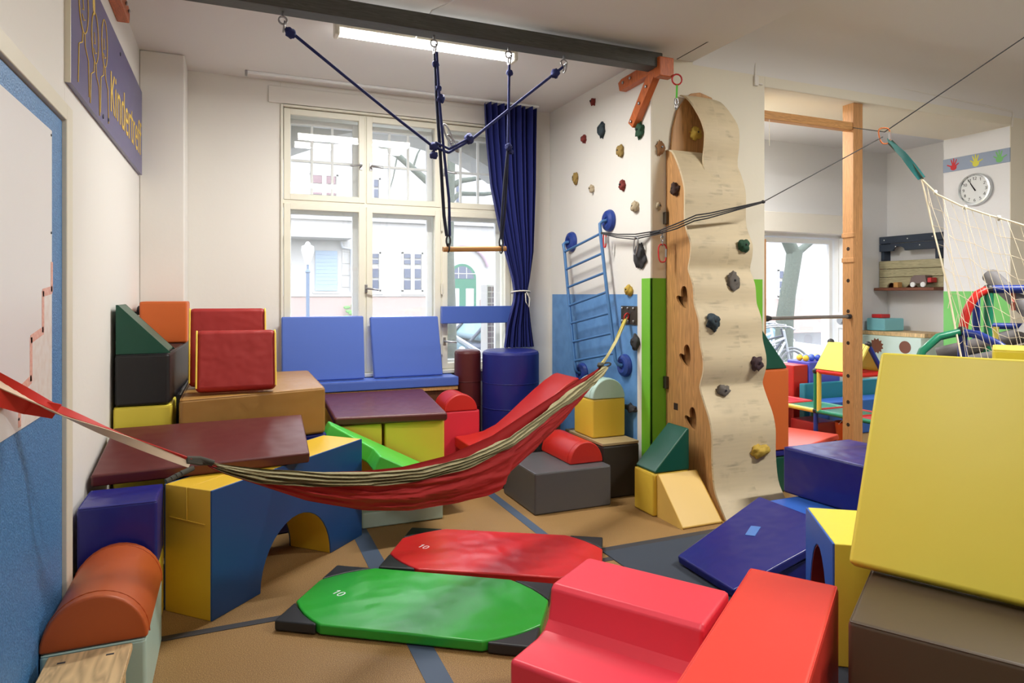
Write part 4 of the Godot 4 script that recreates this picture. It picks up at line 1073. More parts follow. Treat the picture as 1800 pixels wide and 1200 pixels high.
	for i in 3:
		for y in [1.39, 1.29]:
			obj("bolt", lump(Mb.new(), Vector3(2.852, y, -4.52 + i * 0.08), Vector3(0.01, 0.011, 0.011)), M.metal, plate)
	obj("shackle", tube(Mb.new(), ring_pts(Vector3(2.835, 1.325, -4.43), Vector3(0.02, 0, 0), Vector3(0, 0.026, 0.012), 14), 0.006, 6, true), M.redmetal, pl)
	# bundle of ropes stretched across the panel
	var a := Vector3(2.765, 2.0, -4.70)
	var cb := thing("rope_bundle", "bundle of thin dark ropes stretched from the ladder across the panel", "rope", Vector3(2.9, 1.95, -4.0))
	for k in 3:
		var o := Vector3(0, 0.012 * k - 0.012, 0.006 * k)
		obj("strand", tube(Mb.new(), [a + o * 0.3, Vector3(2.79, 1.96, -4.5) + o, Vector3(2.80, 1.935, -4.27) + o * 1.5, Vector3(2.88, 1.955, -4.07) + o, Vector3(2.90, 1.985, -3.88) + o * 1.6, Vector3(2.99, 2.035, -3.80) + o * 1.6, Vector3(3.10, 2.055, -3.79) + o * 1.4, Vector3(3.52, 2.165, -3.70) + o * 0.3], 0.005, 6), M.cord_black if k != 1 else M.cord, cb)
	obj("knot", lump(Mb.new(), Vector3(3.52, 2.165, -3.70), Vector3(0.016, 0.012, 0.012), 0.2, 3), M.cord_black, cb)
	obj("knot", tube(Mb.new(), [Vector3(2.86, 1.948, -4.14), Vector3(2.885, 1.962, -4.06)], 0.013, 8), M.cord_black, cb)
	carabiner(Vector3(2.775, 1.935, -4.66), Vector3(0, 0.055, 0.0), Vector3(0, 0, 0.02), M.redmetal, "red carabiner at the top of the blue ladder")
	carabiner(Vector3(2.80, 1.865, -4.25), Vector3(0, 0.065, 0.01), Vector3(0, 0, 0.025), M.metal, "plain steel carabiner on the ropes above the black hold")
	carabiner(Vector3(2.90, 1.80, -4.05), Vector3(0, 0.065, 0), Vector3(0.028, 0, 0.01), M.redmetal, "red carabiner on a short chain beside the panel", true)

# ---------------------------------------------------------------- hammock
func pick(tab: Array, k: float) -> float:
	for i in tab.size() - 1:
		if k <= tab[i + 1][0]:
			var f := clampf((k - tab[i][0]) / (tab[i + 1][0] - tab[i][0]), 0, 1)
			return lerpf(tab[i][1], tab[i + 1][1], f)
	return tab[tab.size() - 1][1]

func ribbon(mb: Mb, pts: Array, width: float, twist0: float, twist1: float, thick := 0.003) -> void:
	# a flat strap; the path is refined, the strap turns about it
	var fine := []
	for i in pts.size() - 1:
		for s in 8:
			fine.append(pts[i].lerp(pts[i + 1], s / 8.0))
	fine.append(pts[pts.size() - 1])
	var top := []; var bot := []
	for i in fine.size():
		var d: Vector3 = (fine[mini(i + 1, fine.size() - 1)] - fine[maxi(i - 1, 0)]).normalized()
		var s := d.cross(Vector3.UP).normalized(); var u := s.cross(d)
		var a := lerpf(twist0, twist1, i / float(fine.size() - 1))
		var e := s * cos(a) + u * sin(a); var n := e.cross(d)
		top.append([fine[i] - e * width / 2 + n * thick / 2, fine[i] + e * width / 2 + n * thick / 2])
		bot.append([fine[i] - e * width / 2 - n * thick / 2, fine[i] + e * width / 2 - n * thick / 2])
	grid(mb, top); grid(mb, bot)
	for i in fine.size() - 1:
		for j in 2:
			var o: Vector3 = (top[i][j] - top[i][1 - j]).normalized()
			mb.flat(top[i][j], top[i + 1][j], bot[i + 1][j], bot[i][j], o)

func build_hammock() -> void:
	var h := thing("hammock", "red and olive cloth hammock strung across the room", "hammock", Vector3(0.9, 0.4, -3.2))
	var S := Vector3(-0.62, 0, -2.25); var D := Vector3(3.49, 0, -2.2); var P := Vector3(2.2, 0, 3.49).normalized()   # P points to the near side
	if P.z < 0.0:
		P = -P
	var top := [[0.155, 0.905], [0.167, 0.887], [0.2, 0.846], [0.271, 0.768], [0.34, 0.71], [0.402, 0.672], [0.485, 0.658], [0.583, 0.694], [0.686, 0.794], [0.772, 0.878], [0.871, 0.963], [0.885, 0.98]]
	var bot := [[0.155, 0.885], [0.167, 0.852], [0.2, 0.782], [0.257, 0.658], [0.332, 0.536], [0.402, 0.458], [0.485, 0.405], [0.555, 0.375], [0.588, 0.375], [0.592, 0.44], [0.67, 0.539], [0.754, 0.661], [0.83, 0.811], [0.882, 0.945], [0.885, 0.96]]
	var rows_red := []; var rows_olive := []; var rows_far := []
	var n := FastNoiseLite.new(); n.seed = 9; n.frequency = 1.0
	for i in 97:
		var k := lerpf(0.155, 0.885, i / 96.0)
		var yt := pick(top, k); var yb := pick(bot, k)
		var c := S + D * k
		var w := 0.02 + 0.10 * clampf(sin(PI * (k - 0.155) / 0.73), 0, 1)
		var band := clampf(0.058 / maxf(yt - yb, 0.01), 0.0, 1.0)      # share of the height that is the olive rim
		band = clampf(lerpf(band, 0.95, clampf((0.215 - k) / 0.05, 0, 1)), 0, 0.95)
		band = lerpf(band, 0.62, clampf((k - 0.7) / 0.18, 0, 1) * 0.6)
		var red := []; var ol := []; var far := []
		for j in 41:
			var f := j / 40.0
			var drop := lerpf(band - 0.03, 1.0, f)
			red.append(ham_point(c, P, w, yt, yb, drop, k, n, 0.004))
		for j in 49:
			var f := j / 48.0
			var q := ham_point(c, P, w, yt, yb, f * band, k, n, 0.0)
			q += P * (0.012 + 0.011 * sin(f * 26.0 + 5.0 * n.get_noise_2d(k * 5.0, 3.0)) + 0.012 * sin(f * PI))
			ol.append(q)
		for j in 25:
			var f := j / 24.0
			far.append(c - P * (w * 0.5 * cos(f * PI / 2) + 0.004 * sin(f * 22.0)) + Vector3(0, lerpf(yt - 0.012, yb, f), 0))
		rows_red.append(red); rows_olive.append(ol); rows_far.append(far)
	var mb := Mb.new(); grid(mb, rows_red, false, null, P + Vector3(0, -0.3, 0)); obj("red_cloth", mb, M.ham_red, h)
	mb = Mb.new(); grid(mb, rows_far, false, null, -P); obj("red_cloth", mb, M.ham_red, h)
	mb = Mb.new(); grid(mb, rows_olive, false, null, P + Vector3(0, 0.3, 0)); obj("olive_rim", mb, M.ham_olive, h)
	# gathered ends and cords
	var K0 := S + D * 0.157 + Vector3(0, 0.895, 0); var K1 := S + D * 0.884 + Vector3(0, 0.972, 0)
	mb = Mb.new()
	for k in 4:
		tube(mb, [K0 + P * (0.012 * k - 0.018) + Vector3(0, 0.008 * (k % 2), 0), S + D * 0.147 + Vector3(0, 0.905 + 0.006 * k, 0), S + D * 0.135 + Vector3(0, 0.922 + 0.004 * k, 0)], 0.008, 6)
	for k in 4:
		tube(mb, [S + D * 0.138 + Vector3(0, 0.90, 0) + P * 0.02, S + D * (0.126 - 0.004 * k) + Vector3(0, 0.893 - 0.005 * k, 0) + P * 0.03], 0.009, 6)
	obj("end_cord", mb, M.ham_cord, h)
	mb = Mb.new()
	lump(mb, K1 + Vector3(0, 0.012, 0), Vector3(0.028, 0.022, 0.028), 0.3, 5)
	link(mb, K1 + Vector3(0.05, 0.012, -0.01), Vector3(0.035, 0.006, 0.01), Vector3(0, 0.014, 0.0), 0.006)
	obj("end_knot", mb, M.ham_cord, h)
	var y := thing("tension_strap", "yellow strap tying the hammock to the anchor plate", "strap", Vector3(2.65, 0.97, -4.3))
	mb = Mb.new(); ribbon(mb, [K1 + Vector3(0, 0.02, 0), K1.lerp(Vector3(2.83, 1.31, -4.43), 0.5) + Vector3(0.01, -0.008, 0), Vector3(2.83, 1.31, -4.43)], 0.028, 0.4, 3.0); obj("webbing", mb, M.strap_yellow, y)
	mb = Mb.new(); ribbon(mb, [K1 + Vector3(0.012, 0.025, 0.01), K1.lerp(Vector3(2.83, 1.31, -4.43), 0.5) + Vector3(0.012, 0.004, 0.012), Vector3(2.832, 1.315, -4.42)], 0.02, 1.6, 4.4); obj("webbing", mb, M.strap_pale, y)
	var s := thing("tension_strap", "red and cream strap tying the hammock to the left wall", "strap", Vector3(-0.4, 0.9, -2.4))
	var E := S + D * 0.138 + Vector3(0, 0.92, 0)
	mb = Mb.new(); ribbon(mb, [Vector3(-0.598, 1.29, -2.17), Vector3(-0.503, 1.15, -2.425), Vector3(-0.36, 1.055, -2.50), E], 0.026, 0.9, 4.2); obj("webbing", mb, M.strap_red, s)
	mb = Mb.new(); ribbon(mb, [Vector3(-0.598, 1.275, -2.165), Vector3(-0.50, 1.135, -2.415), Vector3(-0.36, 1.042, -2.49), E + Vector3(0, -0.008, 0.004)], 0.028, 1.9, 5.2); obj("webbing", mb, M.strap_cream, s)
	mb = Mb.new(); ribbon(mb, [Vector3(-0.596, 1.235, -2.16), Vector3(-0.56, 1.17, -2.36), Vector3(-0.50, 1.14, -2.42)], 0.05, 1.3, 1.1); obj("webbing", mb, M.strap_red, s)
	obj("buckle", box(Vector3(-0.605, 1.185, -2.31), Vector3(-0.585, 1.235, -2.275), 0.004), M.darkmetal, s)

func ham_point(c: Vector3, P: Vector3, w: float, yt: float, yb: float, f: float, k: float, n: FastNoiseLite, _a: float) -> Vector3:
	var fold := 0.010 * sin(f * 22.0 + 4.0 * n.get_noise_2d(k * 4.0, f * 2.0)) * sin(f * PI) + 0.012 * n.get_noise_2d(k * 14.0, f * 6.0)
	return c + P * (w * 0.5 * cos(f * PI / 2.0) + fold + 0.02 * sin(f * PI)) + Vector3(0, lerpf(yt, yb, f), 0)

# ---------------------------------------------------------------- left wall
func build_left_wall() -> void:
	# blue door with its casing
	var dr := Node3D.new(); dr.name = "door_1"; dr.set_meta("kind", "structure"); add_child(dr); dr.position = Vector3(-0.62, 0, -2.2)
	obj("leaf", box(Vector3(-0.632, 0.0, -3.03), Vector3(-0.608, 2.17, -1.2), 0.004), M.door_blue, dr)
	var mb := Mb.new()
	cuboid(mb, Vector3(-0.632, 0, -3.13), Vector3(-0.592, 2.24, -3.03), 0.005); cuboid(mb, Vector3(-0.632, 2.172, -3.031), Vector3(-0.592, 2.24, -1.1), 0.005)
	obj("casing", mb, M.casing, dr)
	mb = Mb.new()
	cuboid(mb, Vector3(-0.632, 0, -3.22), Vector3(-0.62, 2.34, -3.13), 0.004); cuboid(mb, Vector3(-0.632, 2.24, -3.13), Vector3(-0.62, 2.34, -1.1), 0.004)
	obj("casing_band", mb, M.wall, dr)
	var po := thing("poster", "white poster board with a drawn red staircase on the blue door", "poster", Vector3(-0.605, 1.08, -2.3))
	var pb := obj("board", box(Vector3(-0.609, 1.083, -2.845), Vector3(-0.602, 2.09, -1.5), 0.002), M.poster, po)
	mb = Mb.new()
	var st := [Vector2(-2.84, 1.61), Vector2(-2.84, 1.515), Vector2(-2.72, 1.505), Vector2(-2.72, 1.375), Vector2(-2.575, 1.355), Vector2(-2.575, 1.225), Vector2(-2.45, 1.205), Vector2(-2.45, 1.10)]
	for i in st.size() - 1:
		var p: Vector2 = st[i]; var q: Vector2 = st[i + 1]; var d := (q - p).normalized() * 0.006; var nn := Vector2(-d.y, d.x).normalized() * 0.014
		prism(mb, [p - d - nn, q + d - nn, q + d + nn, p - d + nn], -0.6022, -0.6012, 0.0003, TZY, 1)
	var gm := Mb.new(); prism(gm, v2([-2.84, 1.60, -2.84, 1.09, -2.46, 1.09, -2.58, 1.21, -2.58, 1.34, -2.73, 1.36, -2.73, 1.49, -2.835, 1.51]), -0.6024, -0.6016, 0.0003, TZY, 1); obj("drawn_ground", gm, M.ground_print, pb)
	obj("drawn_staircase", mb, M.stair_print, pb)
	for q in [Vector2(-2.83, 2.07), Vector2(-2.83, 1.72), Vector2(-2.80, 1.12), Vector2(-2.44, 1.12)]:
		obj("screw", lump(Mb.new(), Vector3(-0.601, q.y, q.x), Vector3(0.002, 0.005, 0.005)), M.darkmetal, pb)
	# sign
	var sg := thing("wall_sign", "violet blue Kindertreff sign board with yellow line drawings", "sign", Vector3(-0.62, 2.36, -4.3))
	var sb := obj("board", box(Vector3(-0.63, 2.36, -5.455), Vector3(-0.608, 2.962, -3.18), 0.002), M.sign_blue, sg)
	obj("board_edge", box(Vector3(-0.63, 2.36, -3.182), Vector3(-0.6085, 2.962, -3.174), 0.001), M.casing, sg)
	lettering("Kindertreff", "lettering", Vector3(-0.607, 2.60, -4.76), Vector3(0, 0, -1), Vector3.UP, 0.235, 1.28, M.sign_yellow, sb)
	mb = Mb.new()
	for f in [[-3.42, 2.78, 0.10, 0.13, 2.40], [-3.68, 2.72, 0.085, 0.12, 2.38], [-3.93, 2.78, 0.08, 0.12, 2.40]]:
		var face := []
		for i in 22:
			face.append(Vector3(-0.6065, f[1] + f[3] * sin(TAU * i / 22.0), f[0] + f[2] * cos(TAU * i / 22.0)))
		tube(mb, face, 0.0028, 5, true)
		tube(mb, [Vector3(-0.6065, f[1] - f[3], f[0] + 0.02), Vector3(-0.6065, f[1] - f[3] - 0.05, f[0] + 0.03), Vector3(-0.6065, f[1] - f[3] - 0.08, f[0] + 0.10), Vector3(-0.6065, f[4], f[0] + 0.115)], 0.0028, 5)
		tube(mb, [Vector3(-0.6065, f[1] - f[3], f[0] - 0.02), Vector3(-0.6065, f[1] - f[3] - 0.05, f[0] - 0.03), Vector3(-0.6065, f[1] - f[3] - 0.09, f[0] - 0.10), Vector3(-0.6065, f[4], f[0] - 0.12)], 0.0028, 5)
		tube(mb, [Vector3(-0.6065, f[1] + 0.02, f[0] + 0.02), Vector3(-0.6065, f[1] - 0.03, f[0]), Vector3(-0.6065, f[1] - 0.035, f[0] + 0.03)], 0.0022, 5)
		tube(mb, [Vector3(-0.6065, f[1] - 0.06, f[0] + 0.035), Vector3(-0.6065, f[1] - 0.075, f[0]), Vector3(-0.6065, f[1] - 0.06, f[0] - 0.035)], 0.0022, 5)
	obj("line_drawing", mb, M.sign_yellow, sb)
	obj("drawn_hair", lump(Mb.new(), Vector3(-0.6075, 2.865, -3.66), Vector3(0.0016, 0.045, 0.03), 0.2, 3), M.sign_yellow, sb)
	obj("drawn_hair", lump(Mb.new(), Vector3(-0.6075, 2.93, -3.66), Vector3(0.0016, 0.03, 0.03), 0.2, 6), M.redmetal, sb)
	for q in [Vector2(-4.45, 2.90), Vector2(-3.9, 2.40), Vector2(-4.05, 2.42)]:
		obj("screw", lump(Mb.new(), Vector3(-0.607, q.y, q.x), Vector3(0.004, 0.012, 0.012)), M.darkmetal, sb)

# ---------------------------------------------------------------- room beyond the opening
func kit_tube(parent: Node, called: String, a: Vector3, b: Vector3, m: Material, r := 0.022) -> void:
	obj(called, tube(Mb.new(), [a, b], r, 12), m, parent)

func build_far_room() -> void:
	# window of the far room with shutter box
	var win := Node3D.new(); win.name = "window_2"; win.set_meta("kind", "structure"); add_child(win); win.position = Vector3(6.0, 0.55, -6.15)
	var mb := Mb.new()
	cuboid(mb, Vector3(4.9, 0.55, -6.3), Vector3(4.95, 2.25, -6.09), 0.005); cuboid(mb, Vector3(7.01, 0.55, -6.3), Vector3(7.06, 2.25, -6.09), 0.005)
	cuboid(mb, Vector3(4.95, 2.2, -6.3), Vector3(7.01, 2.25, -6.09), 0.005); cuboid(mb, Vector3(4.95, 0.55, -6.3), Vector3(7.01, 0.60, -6.05), 0.005)
	obj("casing", mb, M.white, win)
	sash(win, 4.96, 6.98, 0.61, 2.19, -6.17, 0.06, M.white, false)
	obj("shutter_box", box(Vector3(4.85, 2.235, -6.1), Vector3(7.08, 2.47, -5.96), 0.008), M.wall, win)
	mb = box(Vector3(7.02, 0.62, -6.09), Vector3(7.055, 2.2, -5.85), 0.005)
	obj("open_sash", mb, M.white, win)
	var cl := thing("belt_winder", "round white shutter belt winder beside the far window", "winder", Vector3(7.0, 1.1, -6.0))
	obj("plate", box(Vector3(6.98, 1.08, -6.07), Vector3(7.015, 1.27, -5.98), 0.004), M.white, cl)
	obj("wheel", lathe(Mb.new(), [Vector2(0.001, 0.03), Vector2(0.04, 0.03), Vector2(0.05, 0.02), Vector2(0.055, 0.0)], 20, Transform3D(Basis(Vector3(0, 0, 1), Vector3(-1, 0, 0), Vector3(0, -1, 0)), Vector3(6.98, 1.175, -6.02))), M.metal, cl)
	# timber post, cross bar, chinning bar
	var ps := thing("timber_post", "thick wooden post standing in the wide opening with drilled holes", "post", Vector3(5.03, 0, -4.22))
	var shaft := obj("shaft", box(Vector3(5.0, 0, -4.30), Vector3(5.115, 3.198, -4.185), 0.006), M.post_wood, ps)
	for y in [0.35, 0.55, 0.78, 1.07, 1.35, 1.62, 1.9]:
		obj("drill_hole", lathe(Mb.new(), [Vector2(0.001, 0.0012), Vector2(0.016, 0.0012), Vector2(0.017, 0.0)], 14, Transform3D(Basis(Vector3(0, 0, 1), Vector3(-1, 0, 0), Vector3(0, -1, 0)), Vector3(5.0, y, -4.24))), M.hole, shaft)
	for y in [2.02, 1.80]:
		obj("wood_patch", box(Vector3(4.992, y - 0.02, -4.302), Vector3(5.02, y + 0.02, -4.178), 0.003), M.post_wood, shaft)
	one("cross_bar", box(Vector3(3.97, 2.935, -4.26), Vector3(4.998, 3.005, -4.19), 0.005), M.bar_wood, "wooden bar from pier to post high in the opening", "bar")
	one("bar_batten", box(Vector3(3.97, 0.3, -4.26), Vector3(4.0, 1.95, -4.17), 0.004), M.post_wood, "upright wooden batten with holes at the pier edge", "batten")
	var ch := thing("chinning_bar", "steel chinning bar between pier batten and post", "bar", Vector3(4.5, 1.29, -4.22))
	obj("rod", tube(Mb.new(), [Vector3(4.0, 1.30, -4.22), Vector3(5.0, 1.305, -4.22)], 0.015, 12), M.metal, ch)
	obj("grip", tube(Mb.new(), [Vector3(4.0, 1.30, -4.22), Vector3(4.06, 1.30, -4.22), Vector3(4.09, 1.30, -4.22)], [0.024, 0.026, 0.018], 12), M.darkmetal, ch)
	obj("socket", tube(Mb.new(), [Vector3(4.97, 1.305, -4.22), Vector3(5.0, 1.305, -4.22)], 0.022, 12), M.darkmetal, ch)
	one("pull_cord", tube(Mb.new(), [Vector3(4.06, 2.935, -4.2), Vector3(4.062, 2.72, -4.2)], 0.003, 5), M.white_cord, "short white cord hanging from the wooden bar", "cord")
	# frieze with hand prints, clock
	var fr := thing("hand_print_frieze", "grey blue frieze with red, yellow and green hand prints above the clock", "frieze", Vector3(7.11, 2.82, -4.48))
	var fb := obj("board", box(Vector3(7.109, 2.817, -4.822), Vector3(7.12, 2.958, -4.15), 0.001), M.frieze, fr)
	for h in [[-4.708, M.print_red, -1.0], [-4.478, M.print_yellow, 1.0], [-4.247, M.print_green, 1.0]]:
		mb = Mb.new()
		prism(mb, arc(Vector2(h[0], 2.858), 0.034, 0.032, 0, TAU * 15.0 / 16.0, 15), 7.1075, 7.1085, 0.0003, TZY, 1)
		for k in 5:
			var a: float = [2.55, 1.95, 1.6, 1.27, 0.45][k] if h[2] < 0 else PI - [2.55, 1.95, 1.6, 1.27, 0.45][k]
			var c := Vector2(h[0], 2.858); var dd := Vector2(-cos(a), sin(a)); var e := Vector2(-dd.y, dd.x) * 0.0075; var l: float = [0.065, 0.085, 0.092, 0.085, 0.075][k]
			prism(mb, [c + dd * 0.028 - e, c + dd * l - e * 0.7, c + dd * (l + 0.006), c + dd * l + e * 0.7, c + dd * 0.028 + e], 7.1073, 7.1087, 0.0003, TZY, 1)
		obj("hand_print", mb, h[1], fb)
	var ck := thing("wall_clock", "round silver wall clock with black numerals showing five to eleven", "clock", Vector3(7.1, 2.43, -4.47))
	var cc := Vector3(7.12, 2.588, -4.475); var cb := Basis(Vector3(0, 0, -1), Vector3(-1, 0, 0), Vector3(0, 1, 0))
	obj("rim", lathe(Mb.new(), [Vector2(0.166, 0.0), Vector2(0.167, 0.03), Vector2(0.160, 0.05), Vector2(0.147, 0.052), Vector2(0.140, 0.035)], 40, Transform3D(cb, cc)), M.chrome, ck)
	var dial := obj("dial", lathe(Mb.new(), [Vector2(0.0005, 0.034), Vector2(0.141, 0.034), Vector2(0.141, 0.0)], 40, Transform3D(cb, cc)), M.dial, ck)
	for k in 12:
		var a := TAU * (k + 1) / 12.0
		lettering(str(k + 1), "numeral", cc + Vector3(-0.035, cos(a) * 0.113, sin(a) * 0.113), Vector3(0, 0, 1), Vector3.UP, 0.03, 0.0, M.ink, dial)
	for q in [[TAU * 55.0 / 60.0, 0.12, 0.005], [TAU * 10.92 / 12.0, 0.075, 0.007]]:
		mb = Mb.new(); var dd := Vector2(sin(q[0]), cos(q[0])); var e: Vector2 = Vector2(-dd.y, dd.x) * q[2]; var c := Vector2(cc.z, cc.y)
		prism(mb, [c - dd * 0.02 - e, c + dd * q[1] - e * 0.5, c + dd * q[1] + e * 0.5, c - dd * 0.02 + e], 7.080, 7.083, 0.0005, TZY, 1)
		obj("hand", mb, M.ink, dial)
	# shelf wall
	var rk := thing("wall_rack", "dark blue wooden rack of two boards on the far wall", "rack", Vector3(7.75, 2.03, -5.65))
	mb = Mb.new(); prism(mb, v2([-6.09, 2.15, -6.09, 2.24, -5.25, 2.24, -5.25, 2.15]), 7.74, 7.775, 0.004, TZY); obj("board", mb, M.rack_blue, rk)
	var low := [Vector2(-6.09, 2.05), Vector2(-6.09, 2.142), Vector2(-5.25, 2.142), Vector2(-5.25, 2.05), Vector2(-5.74, 2.05)]
	low.append_array(arc(Vector2(-5.82, 2.05), 0.08, 0.055, 0.0, PI, 10).slice(1))
	mb = Mb.new(); prism(mb, low, 7.74, 7.775, 0.004, TZY); obj("board", mb, M.rack_blue, rk)
	for z in [-6.07, -5.35]:
		obj("upright", box(Vector3(7.775, 1.93, z - 0.02), Vector3(7.9, 2.23, z + 0.02), 0.003), M.rack_blue, rk)
	for i in 5:
		obj("screw", lump(Mb.new(), Vector3(7.739, 2.195 - 0.09 * (i % 2), -6.02 + i * 0.16), Vector3(0.003, 0.008, 0.008)), M.white, rk)
	var sh := thing("board_shelf", "pale green board shelf with cut-outs on a brown ledge", "shelf", Vector3(7.75, 1.53, -5.65))
	for i in 2:
		obj("board", box(Vector3(7.74, 1.72 + i * 0.105, -6.09), Vector3(7.77, 1.82 + i * 0.105, -5.25), 0.004), M.green_board, sh)
	low = [Vector2(-6.09, 1.585), Vector2(-6.09, 1.715), Vector2(-5.25, 1.715), Vector2(-5.25, 1.585), Vector2(-5.56, 1.585), Vector2(-5.64, 1.66), Vector2(-5.72, 1.585), Vector2(-5.86, 1.585)]
	low.append_array(arc(Vector2(-5.92, 1.585), 0.06, 0.06, 0.0, PI, 10).slice(1))
	mb = Mb.new(); prism(mb, low, 7.74, 7.77, 0.004, TZY); obj("board", mb, M.green_board, sh)
	obj("back_board", box(Vector3(7.88, 1.585, -6.09), Vector3(7.9, 1.93, -5.25), 0.003), M.rack_brown, sh)
	mb = Mb.new(); prism(mb, v2([7.58, -5.25, 7.60, -6.0, 7.64, -6.09, 7.9, -6.09, 7.9, -5.25]), 1.545, 1.583, 0.01); obj("ledge", mb, M.rack_brown, sh)
	var tk := thing("toy_truck", "small wooden toy truck on the brown ledge", "toy", Vector3(7.67, 1.584, -5.45))
	mb = Mb.new(); prism(mb, v2([-5.58, 1.63, -5.56, 1.70, -5.52, 1.73, -5.38, 1.73, -5.36, 1.63]), 7.61, 7.73, 0.004, TZY); obj("body", mb, M.truck_brown, tk)
	for z in [-5.53, -5.40]:
		obj("wheel", lathe(Mb.new(), [Vector2(0.001, 0.015), Vector2(0.03, 0.015), Vector2(0.032, 0.0)], 14, Transform3D(Basis(Vector3(0, 0, 1), Vector3(-1, 0, 0), Vector3(0, -1, 0)), Vector3(7.61, 1.617, z))), M.white, tk)
	obj("cab", box(Vector3(7.62, 1.64, -5.36), Vector3(7.72, 1.70, -5.31), 0.006), M.redmetal, tk)
	one("toy_block", box(Vector3(7.62, 1.584, -5.80), Vector3(7.70, 1.65, -5.74), 0.004), M.pine_wood, "small wooden block on the brown ledge beside the truck", "toy")
	one("shelf_board", box(Vector3(7.42, 0.99, -6.08), Vector3(7.9, 1.04, -5.25), 0.005), M.ply, "pale wooden ledge above the mint cabinet", "shelf")
	mb = Mb.new(); prism(mb, v2([7.44, -5.78, 7.42, -6.02, 7.74, -6.05, 7.74, -5.74]), 1.042, 1.20, 0.015)
	var tb := one("storage_box", mb, M.teal_box, "light teal foam box on the pale wooden ledge", "box")
	one("toy_tray", box(Vector3(7.46, 1.202, -5.98), Vector3(7.62, 1.25, -5.84), 0.008), M.redmetal, "small red tray lying on the teal box", "tray")
	var ca := thing("cabinet", "mint cabinet with sun and round cut-outs below the pale ledge", "cabinet", Vector3(7.6, 0, -5.65))
	var cf := obj("front", box(Vector3(7.36, 0, -6.08), Vector3(7.895, 0.988, -5.25), 0.006), M.mint_paint, ca)
	mb = Mb.new()
	var sun := []
	for i in 24:
		var rr := 0.10 if i % 2 else 0.075
		sun.append(Vector2(-5.83 + rr * cos(TAU * i / 24.0), 0.86 + rr * sin(TAU * i / 24.0)))
	prism(mb, sun, 7.357, 7.361, 0.0005, TZY, 1); obj("sun_cut_out", mb, M.rack_brown, cf)
	mb = Mb.new(); prism(mb, arc(Vector2(-5.45, 0.87), 0.075, 0.075, 0, TAU * 0.95, 19), 7.357, 7.361, 0.0005, TZY, 1); obj("round_cut_out", mb, M.rack_brown, cf)
	# construction kit house on a kit table
	var hs := thing("kit_house", "play house of coloured tubes and panels with yellow roof", "play house", Vector3(5.5, 0, -4.8), "tube construction kit")
	var G: Material = M.kit_green; var Y: Material = M.kit_yellow; var R: Material = M.kit_red; var B: Material = M.kit_blue
	var x0 := 5.27; var x1 := 5.67; var zs := [-5.66, -5.25, -4.84, -4.42, -4.0]; var dk := 0.356
	for i in zs.size():
		for x in [x0, x1]:
			kit_tube(hs, "leg", Vector3(x, 0.0, zs[i]), Vector3(x, dk, zs[i]), B if i % 2 == 0 else G)
			obj("joint", lump(Mb.new(), Vector3(x, dk, zs[i]), Vector3(0.03, 0.03, 0.03)), M.kit_black, hs)
		kit_tube(hs, "cross_tube", Vector3(x0, dk, zs[i]), Vector3(x1, dk, zs[i]), R)
		if i < zs.size() - 1:
			kit_tube(hs, "side_tube", Vector3(x0, dk, zs[i]), Vector3(x0, dk, zs[i + 1]), [Y, Y, G, G][i])
			kit_tube(hs, "side_tube", Vector3(x1, dk, zs[i]), Vector3(x1, dk, zs[i + 1]), [R, G, R, Y][i])
			obj("deck_panel", box(Vector3(x0 + 0.03, dk - 0.004, zs[i] + 0.025), Vector3(x1 - 0.03, dk + 0.012, zs[i + 1] - 0.025), 0.004), [M.kit_pink, G, G, M.kit_pink][i], hs)
	for i in 2:
		for z in [-4.84, -4.42]:
			var x: float = [x0, x1][i]
			kit_tube(hs, "pole", Vector3(x, dk, z), Vector3(x, 0.747, z), Y if (z > -4.6) == (i == 0) else G)
			obj("joint", lump(Mb.new(), Vector3(x, 0.747, z), Vector3(0.032, 0.032, 0.032)), M.kit_black, hs)
	kit_tube(hs, "pole", Vector3(x0, dk, -4.80), Vector3(x0, 0.747, -4.80), Y)
	for z in [-4.84, -4.42]:
		kit_tube(hs, "eaves_tube", Vector3(x0, 0.747, z), Vector3(x1, 0.747, z), R)
		kit_tube(hs, "rafter", Vector3(x0, 0.747, z), Vector3(5.47, 1.03, z), Y)
		kit_tube(hs, "rafter", Vector3(5.47, 1.03, z), Vector3(x1, 0.747, z), B)
		obj("joint", lump(Mb.new(), Vector3(5.47, 1.03, z), Vector3(0.032, 0.03, 0.032)), M.kit_black, hs)
	for x in [x0, x1]:
		kit_tube(hs, "eaves_tube", Vector3(x, 0.747, -4.84), Vector3(x, 0.747, -4.42), R)
	for s in [-1.0, 1.0]:
		var t := Transform3D(Basis(Vector3(0.2 * s, -0.283, 0).normalized(), Vector3(0.283 * s, 0.2, 0).normalized(), Vector3(0, 0, 1)), Vector3(5.47, 1.03, 0))
		obj("roof_panel", box(Vector3(0.02, 0.015, -4.84), Vector3(0.335, 0.03, -4.42), 0.004, t), Y, hs)
	# ball box, mats and bucket by the far window
	var bb := thing("ball_box", "violet blue box full of plastic balls at the far window", "box", Vector3(6.05, 0, -5.72))
	obj("body", box(Vector3(5.95, 0.0, -5.88), Vector3(6.42, 0.74, -5.55), 0.012), M.box_violet, bb)
	for i in 9:
		one("play_ball", lump(Mb.new(), Vector3(5.99 + 0.09 * (i % 5), 0.775, -5.64 - 0.09 * (i / 5)), Vector3(0.036, 0.036, 0.036), 0.0, 1, ID, 8, 12), [M.ball_yellow, M.ball_blue, M.ball_blue, M.ball_yellow, M.ball_blue][i % 5], ["small yellow plastic ball on top of the violet blue box", "small blue plastic ball on top of the violet blue box", "small blue plastic ball on top of the violet blue box", "small yellow plastic ball on top of the violet blue box", "small blue plastic ball on top of the violet blue box"][i % 5], "ball", "plastic balls in the box")
